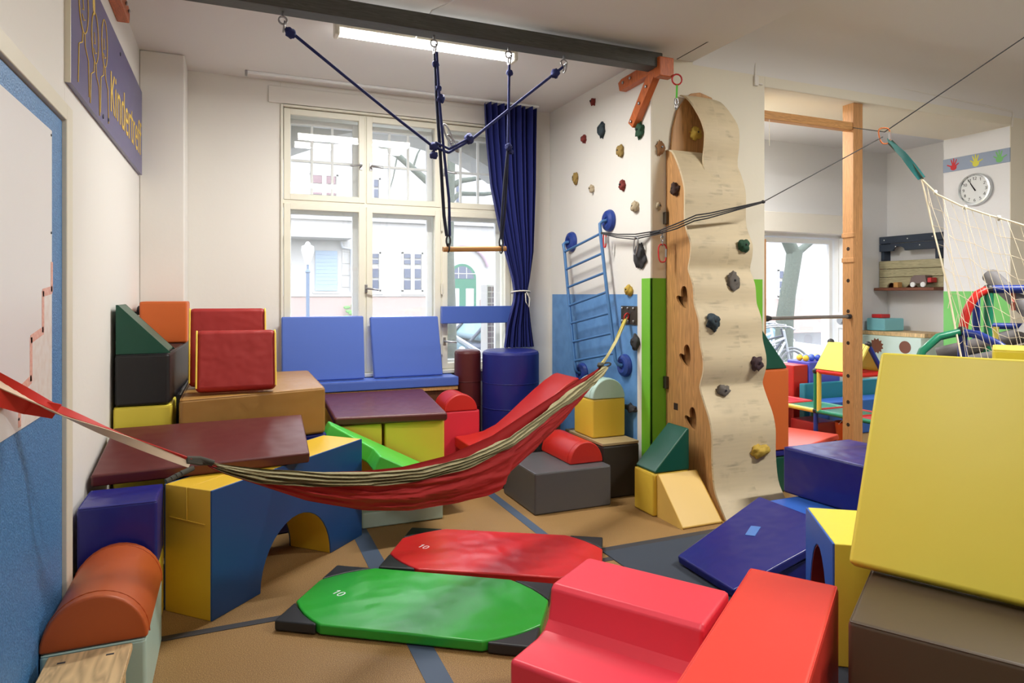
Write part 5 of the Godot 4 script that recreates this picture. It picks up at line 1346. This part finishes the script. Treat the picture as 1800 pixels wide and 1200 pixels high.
	foam("foam_block", rect(5.72, -5.86, 5.94, -5.56), 0.0, 0.71, M.red, "red foam block beside the violet blue ball box")
	foam("foam_mat", v2([5.74, -5.5, 7.0, -5.5, 7.1, -5.42, 5.74, -5.42]), 0.0, 0.52, M.teal_foam, "teal foam mat standing behind the kit table", "foam mats")
	foam("foam_block", rect(5.76, -5.38, 6.9, -5.12), 0.0, 0.36, M.sky_blue, "blue foam block behind the kit table")
	slab("foam_mat", [Vector3(5.02, 0.11, -5.12), Vector3(5.21, 0.15, -5.14), Vector3(5.21, 0.13, -4.5), Vector3(4.62, 0.07, -4.56)], 0.05, M.coral_pale, "salmon red foam mat on the floor in the opening", "foam mats")
	var bu := thing("bucket", "orange plastic bucket under the kit table", "bucket", Vector3(5.47, 0, -4.66))
	obj("pail", lathe(Mb.new(), [Vector2(0.001, 0.0), Vector2(0.075, 0.0), Vector2(0.10, 0.26), Vector2(0.105, 0.265), Vector2(0.097, 0.265), Vector2(0.07, 0.01), Vector2(0.001, 0.01)], 24, Transform3D(Basis.IDENTITY, Vector3(5.47, 0, -4.66))), M.bucket, bu)
	obj("handle", tube(Mb.new(), [Vector3(5.37, 0.25, -4.66), Vector3(5.38, 0.30, -4.62), Vector3(5.47, 0.32, -4.60), Vector3(5.56, 0.30, -4.62), Vector3(5.57, 0.25, -4.66)], 0.004, 6), M.white, bu)
	one("crate", box(Vector3(5.33, 0.0, -5.22), Vector3(5.62, 0.22, -4.90), 0.012), M.redmetal, "red plastic crate under the kit table", "crate")

# ---------------------------------------------------------------- tube frame, net and rope on the right
func build_play_frame() -> void:
	var f := thing("tube_frame", "climbing frame of coloured plastic tubes behind the yellow mat", "play frame", Vector3(4.3, 0, -2.7), "tube construction kit")
	obj("red_bend", tube(Mb.new(), [Vector3(4.257, 1.18, -2.766), Vector3(4.26, 1.25, -2.765), Vector3(4.267, 1.31, -2.762), Vector3(4.285, 1.39, -2.754), Vector3(4.315, 1.455, -2.742), Vector3(4.35, 1.50, -2.728), Vector3(4.40, 1.528, -2.705), Vector3(4.43, 1.532, -2.69)], 0.026, 12), M.kit_red, f)
	kit_tube(f, "top_tube", Vector3(4.41, 1.532, -2.70), Vector3(4.70, 1.532, -2.38), M.kit_blue, 0.026)
	kit_tube(f, "post", Vector3(4.413, 1.53, -2.70), Vector3(4.403, 0.007, -2.704), M.kit_green, 0.026)
	kit_tube(f, "post", Vector3(4.45, 1.50, -2.80), Vector3(4.45, 0.007, -2.80), M.kit_blue, 0.022)
	kit_tube(f, "post", Vector3(4.16, 1.27, -2.70), Vector3(4.156, 0.007, -2.70), M.kit_blue, 0.026)
	obj("green_bend", tube(Mb.new(), [Vector3(4.03, 0.007, -2.80), Vector3(3.97, 0.75, -2.80), Vector3(3.885, 1.04, -2.812), Vector3(3.93, 1.15, -2.795), Vector3(4.02, 1.235, -2.757), Vector3(4.15, 1.268, -2.702)], 0.024, 12), M.kit_green, f)
	obj("blue_bend", tube(Mb.new(), [Vector3(4.155, 1.265, -2.70), Vector3(4.146, 1.256, -2.596), Vector3(4.15, 1.205, -2.485), Vector3(4.173, 1.153, -2.421), Vector3(4.18, 1.0, -2.40)], 0.024, 12), M.kit_blue, f)
	kit_tube(f, "cross_tube", Vector3(4.41, 1.30, -2.70), Vector3(4.62, 1.30, -2.45), M.kit_blue, 0.02)
	kit_tube(f, "cross_tube", Vector3(4.257, 1.18, -2.766), Vector3(4.16, 1.265, -2.70), M.kit_black, 0.024)
	obj("joint", lump(Mb.new(), Vector3(4.157, 1.268, -2.70), Vector3(0.034, 0.034, 0.034)), M.kit_black, f)
	obj("joint", lump(Mb.new(), Vector3(4.413, 1.53, -2.70), Vector3(0.034, 0.034, 0.034)), M.kit_black, f)
	for g in [[Vector3(4.63, 1.625, -2.826), Vector3(4.50, 1.34, -2.46), "grey plastic pipe lying slanted on top of the tube frame"], [Vector3(4.30, 1.10, -2.95), Vector3(4.54, 1.27, -2.50), "grey plastic pipe across the middle of the tube frame"], [Vector3(4.28, 1.03, -2.86), Vector3(4.50, 1.16, -2.48), "grey plastic pipe lowest in the tube frame"]]:
		one("plastic_pipe", tube(Mb.new(), [g[0], g[1]], 0.048, 16), M.pipe_grey, g[2], "pipe", "grey pipes in the frame")
	one("plastic_elbow", tube(Mb.new(), [Vector3(4.44, 1.24, -2.50), Vector3(4.48, 1.30, -2.48), Vector3(4.56, 1.34, -2.44)], 0.06, 16), M.pipe_light, "light grey pipe elbow in the tube frame", "pipe", "grey pipes in the frame")
	var mb := Mb.new()
	ribbon(mb, [Vector3(4.32, 1.30, -2.60), Vector3(4.31, 1.20, -2.60), Vector3(4.33, 1.12, -2.59), Vector3(4.36, 1.05, -2.58)], 0.03, 0.3, 1.8)
	one("tie_band", mb, M.strap_yellow, "yellow green band tied round the tube frame", "band")
	mb = Mb.new()
	ribbon(mb, [Vector3(4.50, 1.52, -2.61), Vector3(4.49, 1.45, -2.60), Vector3(4.50, 1.40, -2.60)], 0.03, 0.3, 0.9)
	one("tie_band", mb, M.strap_salmon, "salmon band tied round the grey pipe", "band")
	# ring where three ropes meet, strap and net
	var C := Vector3(4.62, 2.748, -3.589)
	carabiner(C + Vector3(0, -0.03, 0.0), Vector3(-0.01, 0.06, 0.0), Vector3(0.035, 0.0, 0.02), M.copper, "copper coloured carabiner where the ropes meet above the net")
	one("guy_rope", tube(Mb.new(), [C, Vector3(5.56, 3.60, -2.78)], 0.0045, 6), M.cord_black, "dark rope running up from the copper carabiner to the right", "rope", "ropes at the net")
	one("guy_rope", tube(Mb.new(), [C, Vector3(5.0, 2.955, -4.185)], 0.004, 6), M.cord, "thin rope from the copper carabiner to the wooden post", "rope", "ropes at the net")
	one("guy_rope", tube(Mb.new(), [C + Vector3(-0.02, -0.04, 0), Vector3(3.52, 2.165, -3.70)], 0.004, 6), M.cord, "thin rope from the copper carabiner down to the rope bundle", "rope", "ropes at the net")
	var nt := thing("goal_net", "cream knotted net hanging from the copper carabiner", "net", Vector3(4.2, 0.7, -2.6))
	mb = Mb.new(); ribbon(mb, [C + Vector3(-0.03, -0.08, 0.05), Vector3(4.567, 2.53, -3.395), Vector3(4.548, 2.33, -3.24)], 0.05, 0.8, 2.4); obj("strap", mb, M.strap_teal, nt)
	mb = Mb.new(); ribbon(mb, [C + Vector3(-0.02, -0.09, 0.06), Vector3(4.58, 2.50, -3.38), Vector3(4.55, 2.32, -3.23)], 0.04, 2.0, 1.0); obj("strap", mb, M.strap_dark, nt)
	var top := [Vector3(4.548, 2.324, -3.24), Vector3(4.506, 2.191, -3.095), Vector3(4.456, 2.085, -2.899), Vector3(4.361, 1.995, -2.668), Vector3(4.282, 1.931, -2.484), Vector3(4.18, 1.80, -2.16), Vector3(4.05, 1.70, -1.85)]
	var left := [Vector3(4.548, 2.324, -3.24), Vector3(4.428, 1.957, -3.074), Vector3(4.27, 1.563, -2.869), Vector3(4.12, 1.278, -2.715), Vector3(4.007, 1.083, -2.6), Vector3(3.95, 0.75, -2.5)]
	obj("edge_rope", tube(Mb.new(), top, 0.006, 6), M.net_rope, nt)
	obj("edge_rope", tube(Mb.new(), left, 0.006, 6), M.net_rope, nt)
	mb = Mb.new()
	var cols := 22; var rows := 10; var P := []
	for i in cols + 1:
		var a := i / float(cols); var col := []
		var tp := along(top, a)
		var foot := Vector3(lerpf(3.95, 3.65, a), 0.75, lerpf(-2.5, -1.55, a))
		for j in rows + 1:
			var b := j / float(rows)
			var q := tp.lerp(foot, b) if i > 0 else along(left, b)
			q += Vector3(0.015 * sin(i * 2.1 + j), 0.018 * sin(i * 1.3 + j * 2.0) * sin(b * PI), 0.012 * cos(i * 1.7 + j * 0.6))
			col.append(q)
		P.append(col)
	for i in range(1, cols + 1):
		tube(mb, P[i], 0.0017, 4)
	for j in range(1, rows + 1):
		var line := []
		for i in cols + 1:
			line.append(P[i][j])
		tube(mb, line, 0.0017, 4)
	var mesh := obj("netting", mb, M.net_rope, nt); mesh.set_meta("kind", "stuff")
	for i in [2, 5, 8, 11]:
		obj("tie_knot", lump(Mb.new(), along(top, i / 14.0), Vector3(0.012, 0.016, 0.012), 0.3, i), M.white_cord, nt)

func along(p: Array, f: float) -> Vector3:
	var k := clampf(f, 0, 0.9999) * (p.size() - 1); var i := int(k)
	return p[i].lerp(p[i + 1], k - i)

# ---------------------------------------------------------------- street
func far_window(x0: float, x1: float, y0: float, y1: float, cols: int, rows: Array, label: String, m_pane: Material) -> void:
	var o := thing("facade_window", label, "window", Vector3((x0 + x1) / 2, y0, -23.95), "windows of the house across the street")
	var mb := Mb.new(); var fr := 0.07
	cuboid(mb, Vector3(x0 - 0.05, y0 - 0.12, -24.0), Vector3(x1 + 0.05, y0, -23.85), 0.02)
	cuboid(mb, Vector3(x0, y0, -24.0), Vector3(x0 + fr, y1, -23.93)); cuboid(mb, Vector3(x1 - fr, y0, -24.0), Vector3(x1, y1, -23.93))
	cuboid(mb, Vector3(x0, y0, -24.0), Vector3(x1, y0 + fr, -23.93)); cuboid(mb, Vector3(x0, y1 - fr, -24.0), Vector3(x1, y1, -23.93))
	var w := (x1 - x0 - fr) / cols
	for c in range(1, cols):
		cuboid(mb, Vector3(x0 + fr / 2 + w * c - fr, y0, -24.0), Vector3(x0 + fr / 2 + w * c + fr, y1, -23.92))
	var frm := obj("frame", mb, M.facade_white, o)
	for c in cols:
		for r in rows:
			obj("pane", box(Vector3(x0 + fr / 2 + w * c + 0.06, y0 + (y1 - y0) * r[0] + 0.03, -23.99), Vector3(x0 + fr / 2 + w * (c + 1) - 0.06, y0 + (y1 - y0) * r[1] - 0.03, -23.945), 0.002), m_pane, frm)

func car(at: Vector3, turn: float, m: Material, label: String) -> void:
	var o := thing("parked_car", label, "car", at, "parked cars"); o.rotation.y = turn
	var t := Transform3D(Basis.IDENTITY, at)
	var body := v2([-2.1, 0.32, -2.12, 0.62, -2.0, 0.82, -1.3, 0.90, 0.95, 0.92, 1.9, 0.80, 2.1, 0.62, 2.12, 0.35, 1.9, 0.28, -1.9, 0.28])
	var mb := Mb.new(); prism(mb, body, -0.85, 0.85, 0.10, t * TXY); obj("body", mb, m, o)
	var cab := v2([-1.75, 0.88, -1.35, 1.32, -0.9, 1.46, 0.0, 1.47, 0.35, 1.40, 1.15, 0.90])
	mb = Mb.new(); prism(mb, cab, -0.74, 0.74, 0.09, t * TXY); obj("cabin_glass", mb, M.car_glass, o)
	mb = Mb.new()
	for z in [-0.72, 0.72]:
		tube(mb, [at + Vector3(1.18, 0.90, z), at + Vector3(0.36, 1.41, z * 0.97), at + Vector3(-0.9, 1.46, z * 0.97), at + Vector3(-1.36, 1.33, z * 0.98), at + Vector3(-1.78, 0.9, z)], 0.035, 6)
		tube(mb, [at + Vector3(-0.35, 0.9, z * 1.02), at + Vector3(-0.35, 1.46, z * 0.97)], 0.035, 6)
	prism(mb, rect(-1.25, -0.68, 0.28, 0.68), 1.44, 1.49, 0.03, t); obj("roof", mb, m, o)
	for z in [-0.93, 0.93]:
		obj("mirror", lump(Mb.new(), at + Vector3(0.75, 0.98, z), Vector3(0.06, 0.08, 0.11)), m, o)
	for x in [-1.3, 1.3]:
		for z in [-0.8, 0.8]:
			obj("wheel", lathe(Mb.new(), [Vector2(0.001, -0.1), Vector2(0.2, -0.1), Vector2(0.3, -0.09), Vector2(0.31, 0.0), Vector2(0.3, 0.09), Vector2(0.2, 0.1), Vector2(0.001, 0.1)], 20, Transform3D(Basis(Vector3(1, 0, 0), Vector3(0, 0, 1), Vector3(0, -1, 0)), at + Vector3(x, 0.31, z))), M.tyre, o)

func bicycle(at: Vector3, turn: float, m: Material, label: String) -> void:
	var o := thing("bicycle", label, "bicycle", at, "bicycles at the far window")
	o.rotation.y = turn
	for x in [-0.52, 0.52]:
		var c := at + Vector3(x, 0.34, 0)
		var mb := Mb.new(); tube(mb, ring_pts(c, Vector3(0.33, 0, 0), Vector3(0, 0.33, 0), 28), 0.018, 6, true); var ty := obj("tyre", mb, M.tyre_light, o)
		mb = Mb.new()
		for k in 8:
			var a := PI * k / 8.0; tube(mb, [c + Vector3(cos(a), sin(a), 0) * 0.32, c - Vector3(cos(a), sin(a), 0) * 0.32], 0.003, 4)
		obj("spokes", mb, M.metal, ty)
	var mb2 := Mb.new()
	for s in [[-0.52, 0.34, -0.05, 0.32], [-0.05, 0.32, -0.18, 0.85], [-0.52, 0.34, -0.16, 0.76], [-0.05, 0.32, 0.36, 0.80], [-0.15, 0.75, 0.34, 0.86], [0.33, 0.98, 0.52, 0.34]]:
		tube(mb2, [at + Vector3(s[0], s[1], 0), at + Vector3(s[2], s[3], 0)], 0.018, 6)
	obj("frame", mb2, m, o)
	obj("handlebar", tube(Mb.new(), [at + Vector3(0.22, 1.0, -0.26), at + Vector3(0.34, 1.03, -0.1), at + Vector3(0.34, 1.03, 0.1), at + Vector3(0.22, 1.0, 0.26)], 0.013, 6), M.metal, o)
	obj("saddle", lump(Mb.new(), at + Vector3(-0.2, 0.88, 0), Vector3(0.13, 0.03, 0.07)), M.tyre, o)

func tree(called_label: String, base: Vector3, trunk: Array, radii: Array, branches: Array) -> void:
	var o := thing("street_tree", called_label, "tree", base, "bare trees along the street")
	obj("trunk", tube(Mb.new(), trunk, radii, 14), M.bark, o)
	for b in branches:
		obj("branch", tube(Mb.new(), b[0], b[1], 9), M.bark, o)

func build_street() -> void:
	var gy := -0.35
	struct("ground_street", box(Vector3(-30, gy - 0.2, -27), Vector3(60, gy, -8.69), 0.01), M.asphalt)
	struct("ground_pavement", box(Vector3(-30, gy - 0.1, -8.7), Vector3(60, 0.0, -6.82), 0.02), M.asphalt)
	var fc := thing("house_front", "pale plastered house front across the street", "building", Vector3(12, gy, -24.5))
	obj("wall", box(Vector3(-25, gy, -25), Vector3(55, 9.0, -24), 0.01), M.facade_white, fc)
	obj("plinth", box(Vector3(-25, gy, -24.02), Vector3(7.3, 1.42, -23.93), 0.01), M.facade_pink, fc)
	obj("plinth", box(Vector3(8.75, gy, -24.02), Vector3(55, 1.30, -23.93), 0.01), M.facade_pink, fc)
	obj("ledge", box(Vector3(-25, 1.42, -24.02), Vector3(7.3, 1.52, -23.88), 0.01), M.facade_white, fc)
	obj("cornice", box(Vector3(-25, 4.10, -24.02), Vector3(55, 4.22, -23.85), 0.02), M.facade_white, fc)
	obj("balcony_slab", box(Vector3(-1.0, 3.40, -24.0), Vector3(3.75, 3.58, -23.0), 0.03), M.facade_white, fc)
	for i in 4:
		obj("stone_course", box(Vector3(3.55, 1.75 + i * 0.42, -24.01), Vector3(4.1, 2.14 + i * 0.42, -23.97), 0.01), M.facade_white, fc)
	obj("downpipe", tube(Mb.new(), [Vector3(3.5, 3.35, -23.9), Vector3(3.55, 3.15, -23.9), Vector3(3.87, 3.10, -23.9), Vector3(3.87, 1.6, -23.9)], 0.05, 8), M.pipe_street, fc)
	var sw := thing("facade_window", "closed pale blue roller shutter in the house across the street", "window", Vector3(3.0, 1.54, -23.95))
	obj("shutter", box(Vector3(2.63, 1.62, -24.0), Vector3(3.39, 3.03, -23.95), 0.01), M.shutter, sw)
	for i in 9:
		obj("slat", box(Vector3(2.65, 1.84 + i * 0.13, -23.955), Vector3(3.37, 1.955 + i * 0.13, -23.94), 0.005), M.shutter, sw)
	obj("sill", box(Vector3(2.55, 1.52, -24.0), Vector3(3.47, 1.60, -23.85), 0.01), M.facade_white, sw)
	far_window(4.10, 4.93, 1.60, 3.03, 2, [[0.04, 0.31], [0.33, 0.60], [0.68, 0.82], [0.83, 0.98]], "tall casement window opposite, half hidden by the window mullion", M.far_pane)
	far_window(5.69, 6.50, 1.59, 3.05, 2, [[0.04, 0.31], [0.33, 0.60], [0.68, 0.82], [0.83, 0.98]], "tall casement window opposite, between mullion and street tree", M.far_pane)
	far_window(2.45, 3.42, 4.45, 5.72, 2, [[0.02, 0.36], [0.40, 0.68], [0.71, 0.98]], "upper window opposite with reddish panes", M.far_pane_red)
	far_window(4.28, 4.92, 4.5, 5.70, 2, [[0.02, 0.36], [0.40, 0.68], [0.71, 0.98]], "upper window opposite behind the middle sash", M.far_pane)
	far_window(6.52, 7.05, 4.5, 5.72, 2, [[0.02, 0.36], [0.40, 0.68], [0.71, 0.98]], "upper window opposite beside the trapeze rope", M.far_pane)
	far_window(7.40, 8.0, 4.5, 5.70, 2, [[0.02, 0.36], [0.40, 0.68], [0.71, 0.98]], "upper window opposite above the green door", M.far_pane)
	far_window(23.7, 24.45, 1.35, 2.66, 2, [[0.04, 0.31], [0.33, 0.60], [0.68, 0.98]], "casement window opposite seen through the far window", M.far_pane)
	# arched green door
	var gd := thing("house_door", "green arched double door in the house across the street", "door", Vector3(8.03, gy, -23.95))
	var ap := [Vector2(7.48, gy), Vector2(8.58, gy)]; ap.append_array(arc(Vector2(8.03, 2.12), 0.55, 0.54, 0, PI, 14))
	var mb := Mb.new(); prism(mb, ap, -24.0, -23.94, 0.01, TXY); obj("frame", mb, M.door_green, gd)
	ap = arc(Vector2(8.03, 2.0), 0.47, 0.57, 0.15, PI - 0.15, 14)
	mb = Mb.new(); prism(mb, ap, -23.95, -23.935, 0.004, TXY); obj("fanlight", mb, M.far_pane, gd)
	for x in [7.58, 8.16]:
		obj("door_panel", box(Vector3(x, 0.2, -23.95), Vector3(x + 0.32, 1.72, -23.925), 0.01), M.facade_white, gd)
	mb = Mb.new(); for x in [7.87, 8.19]: tube(mb, [Vector3(x, 2.1, -23.93), Vector3(x, 2.52, -23.93)], 0.018, 5)
	tube(mb, [Vector3(7.52, 2.28, -23.93), Vector3(8.54, 2.28, -23.93)], 0.018, 5); obj("glazing_bar", mb, M.facade_white, gd)
	var moulding := arc(Vector2(8.03, 2.3), 1.05, 1.05, 0.25, PI - 0.25, 18); var pts := []
	for q in moulding:
		pts.append(Vector3(q.x, q.y, -23.92))
	obj("arch_moulding", tube(Mb.new(), pts, 0.07, 8), M.moulding, gd)
	# street lamp
	var lp := thing("street_lamp", "old street lamp with glass lantern outside the left sash", "street lamp", Vector3(1.394, gy, -14))
	obj("post", lathe(Mb.new(), [Vector2(0.09, 0.0), Vector2(0.06, 0.9), Vector2(0.035, 1.4), Vector2(0.035, 2.28), Vector2(0.055, 2.3), Vector2(0.02, 2.36), Vector2(0.02, 2.45)], 14, Transform3D(Basis.IDENTITY, Vector3(1.394, gy, -14))), M.lamp_post, lp)
	obj("lantern", lathe(Mb.new(), [Vector2(0.03, 2.45), Vector2(0.06, 2.5), Vector2(0.125, 2.72), Vector2(0.12, 2.82), Vector2(0.06, 2.85), Vector2(0.04, 2.90), Vector2(0.001, 2.92)], 16, Transform3D(Basis.IDENTITY, Vector3(1.394, gy, -14))), M.lantern, lp)
	# trees
	tree("bare street tree with a branch crossing the upper window", Vector3(2.78, gy, -9), [Vector3(2.78, gy, -9), Vector3(2.78, 1.15, -9), Vector3(2.76, 2.2, -9), Vector3(2.80, 3.1, -9), Vector3(2.85, 4.0, -9)], [0.16, 0.14, 0.12, 0.10, 0.07],
		[[[Vector3(2.79, 2.85, -9), Vector3(2.45, 3.12, -9), Vector3(2.09, 3.42, -9.05), Vector3(1.75, 3.60, -9.1), Vector3(1.4, 3.68, -9.1)], [0.06, 0.05, 0.042, 0.03, 0.02]], [[Vector3(2.80, 3.0, -9), Vector3(3.0, 3.12, -9), Vector3(3.3, 3.18, -9), Vector3(3.6, 3.4, -9)], [0.05, 0.04, 0.03, 0.02]], [[Vector3(2.78, 2.75, -9), Vector3(3.0, 2.95, -9.1), Vector3(3.42, 2.98, -9.2), Vector3(3.8, 3.05, -9.2)], [0.045, 0.035, 0.03, 0.015]],
		[[Vector3(2.3, 3.25, -9.02), Vector3(2.36, 3.45, -9), Vector3(2.5, 3.7, -9)], [0.018, 0.012, 0.007]], [[Vector3(2.09, 3.42, -9.05), Vector3(2.02, 3.1, -9), Vector3(1.95, 2.85, -9)], [0.012, 0.009, 0.006]]])
	tree("forked street tree seen through the far window", Vector3(9.05, gy, -9), [Vector3(9.0, gy, -9), Vector3(9.06, 1.1, -9), Vector3(9.13, 1.5, -9), Vector3(9.24, 1.98, -9), Vector3(9.29, 2.28, -9)], [0.17, 0.15, 0.135, 0.13, 0.14],
		[[[Vector3(9.28, 2.22, -9), Vector3(9.12, 2.47, -9), Vector3(8.98, 2.7, -9), Vector3(8.85, 3.2, -9)], [0.12, 0.11, 0.09, 0.06]], [[Vector3(9.30, 2.22, -9), Vector3(9.47, 2.32, -9), Vector3(9.75, 2.5, -9), Vector3(10.2, 2.9, -9)], [0.08, 0.065, 0.06, 0.04]]])
	car(Vector3(2.45, gy, -10.5), 0.0, M.car_silver, "silver car parked outside below the blue padded bar")
	car(Vector3(6.2, gy, -13.4), 0.0, M.car_dark, "dark car parked behind the silver car")
	car(Vector3(9.3, gy, -10.9), 0.0, M.car_silver, "silver car parked outside the far window behind bicycles")
	bicycle(Vector3(7.05, 0.0, -7.3), 0.15, M.car_silver, "bicycle leaning outside the far window, nearest the tree")
	bicycle(Vector3(7.45, 0.0, -7.85), -0.15, M.car_dark, "dark bicycle outside the far window, in the middle")
	bicycle(Vector3(7.8, 0.0, -8.35), 0.1, M.white, "pale bicycle outside the far window, furthest back")
	# tiled pillar beside the window
	var tp := thing("tiled_pillar", "narrow pillar of dark tiles outside the right sash", "pillar", Vector3(2.5, gy, -6.6))
	obj("core", box(Vector3(2.46, gy, -6.72), Vector3(2.56, 1.60, -6.52), 0.004), M.facade_white, tp)
	for i in 14:
		for k in 2:
			obj("tile", box(Vector3(2.466 + k * 0.05, 0.75 + i * 0.06, -6.53), Vector3(2.506 + k * 0.05, 0.80 + i * 0.06, -6.512), 0.002), M.tile_dark, tp)
	# creeper at the downpipe
	var cr := thing("climbing_plant", "small green plant on the wall opposite beside the downpipe", "plant", Vector3(3.9, 0.4, -23.8))
	for i in 9:
		obj("leaf", lump(Mb.new(), Vector3(3.88 + 0.22 * sin(i * 2.4), 0.55 + 0.07 * i, -23.75), Vector3(0.12, 0.06, 0.03), 0.2, i, ID, 5, 8), M.leaf, cr)
	obj("stem", tube(Mb.new(), [Vector3(3.9, 0.2, -23.8), Vector3(3.9, 1.2, -23.8)], 0.02, 5), M.bark, cr)
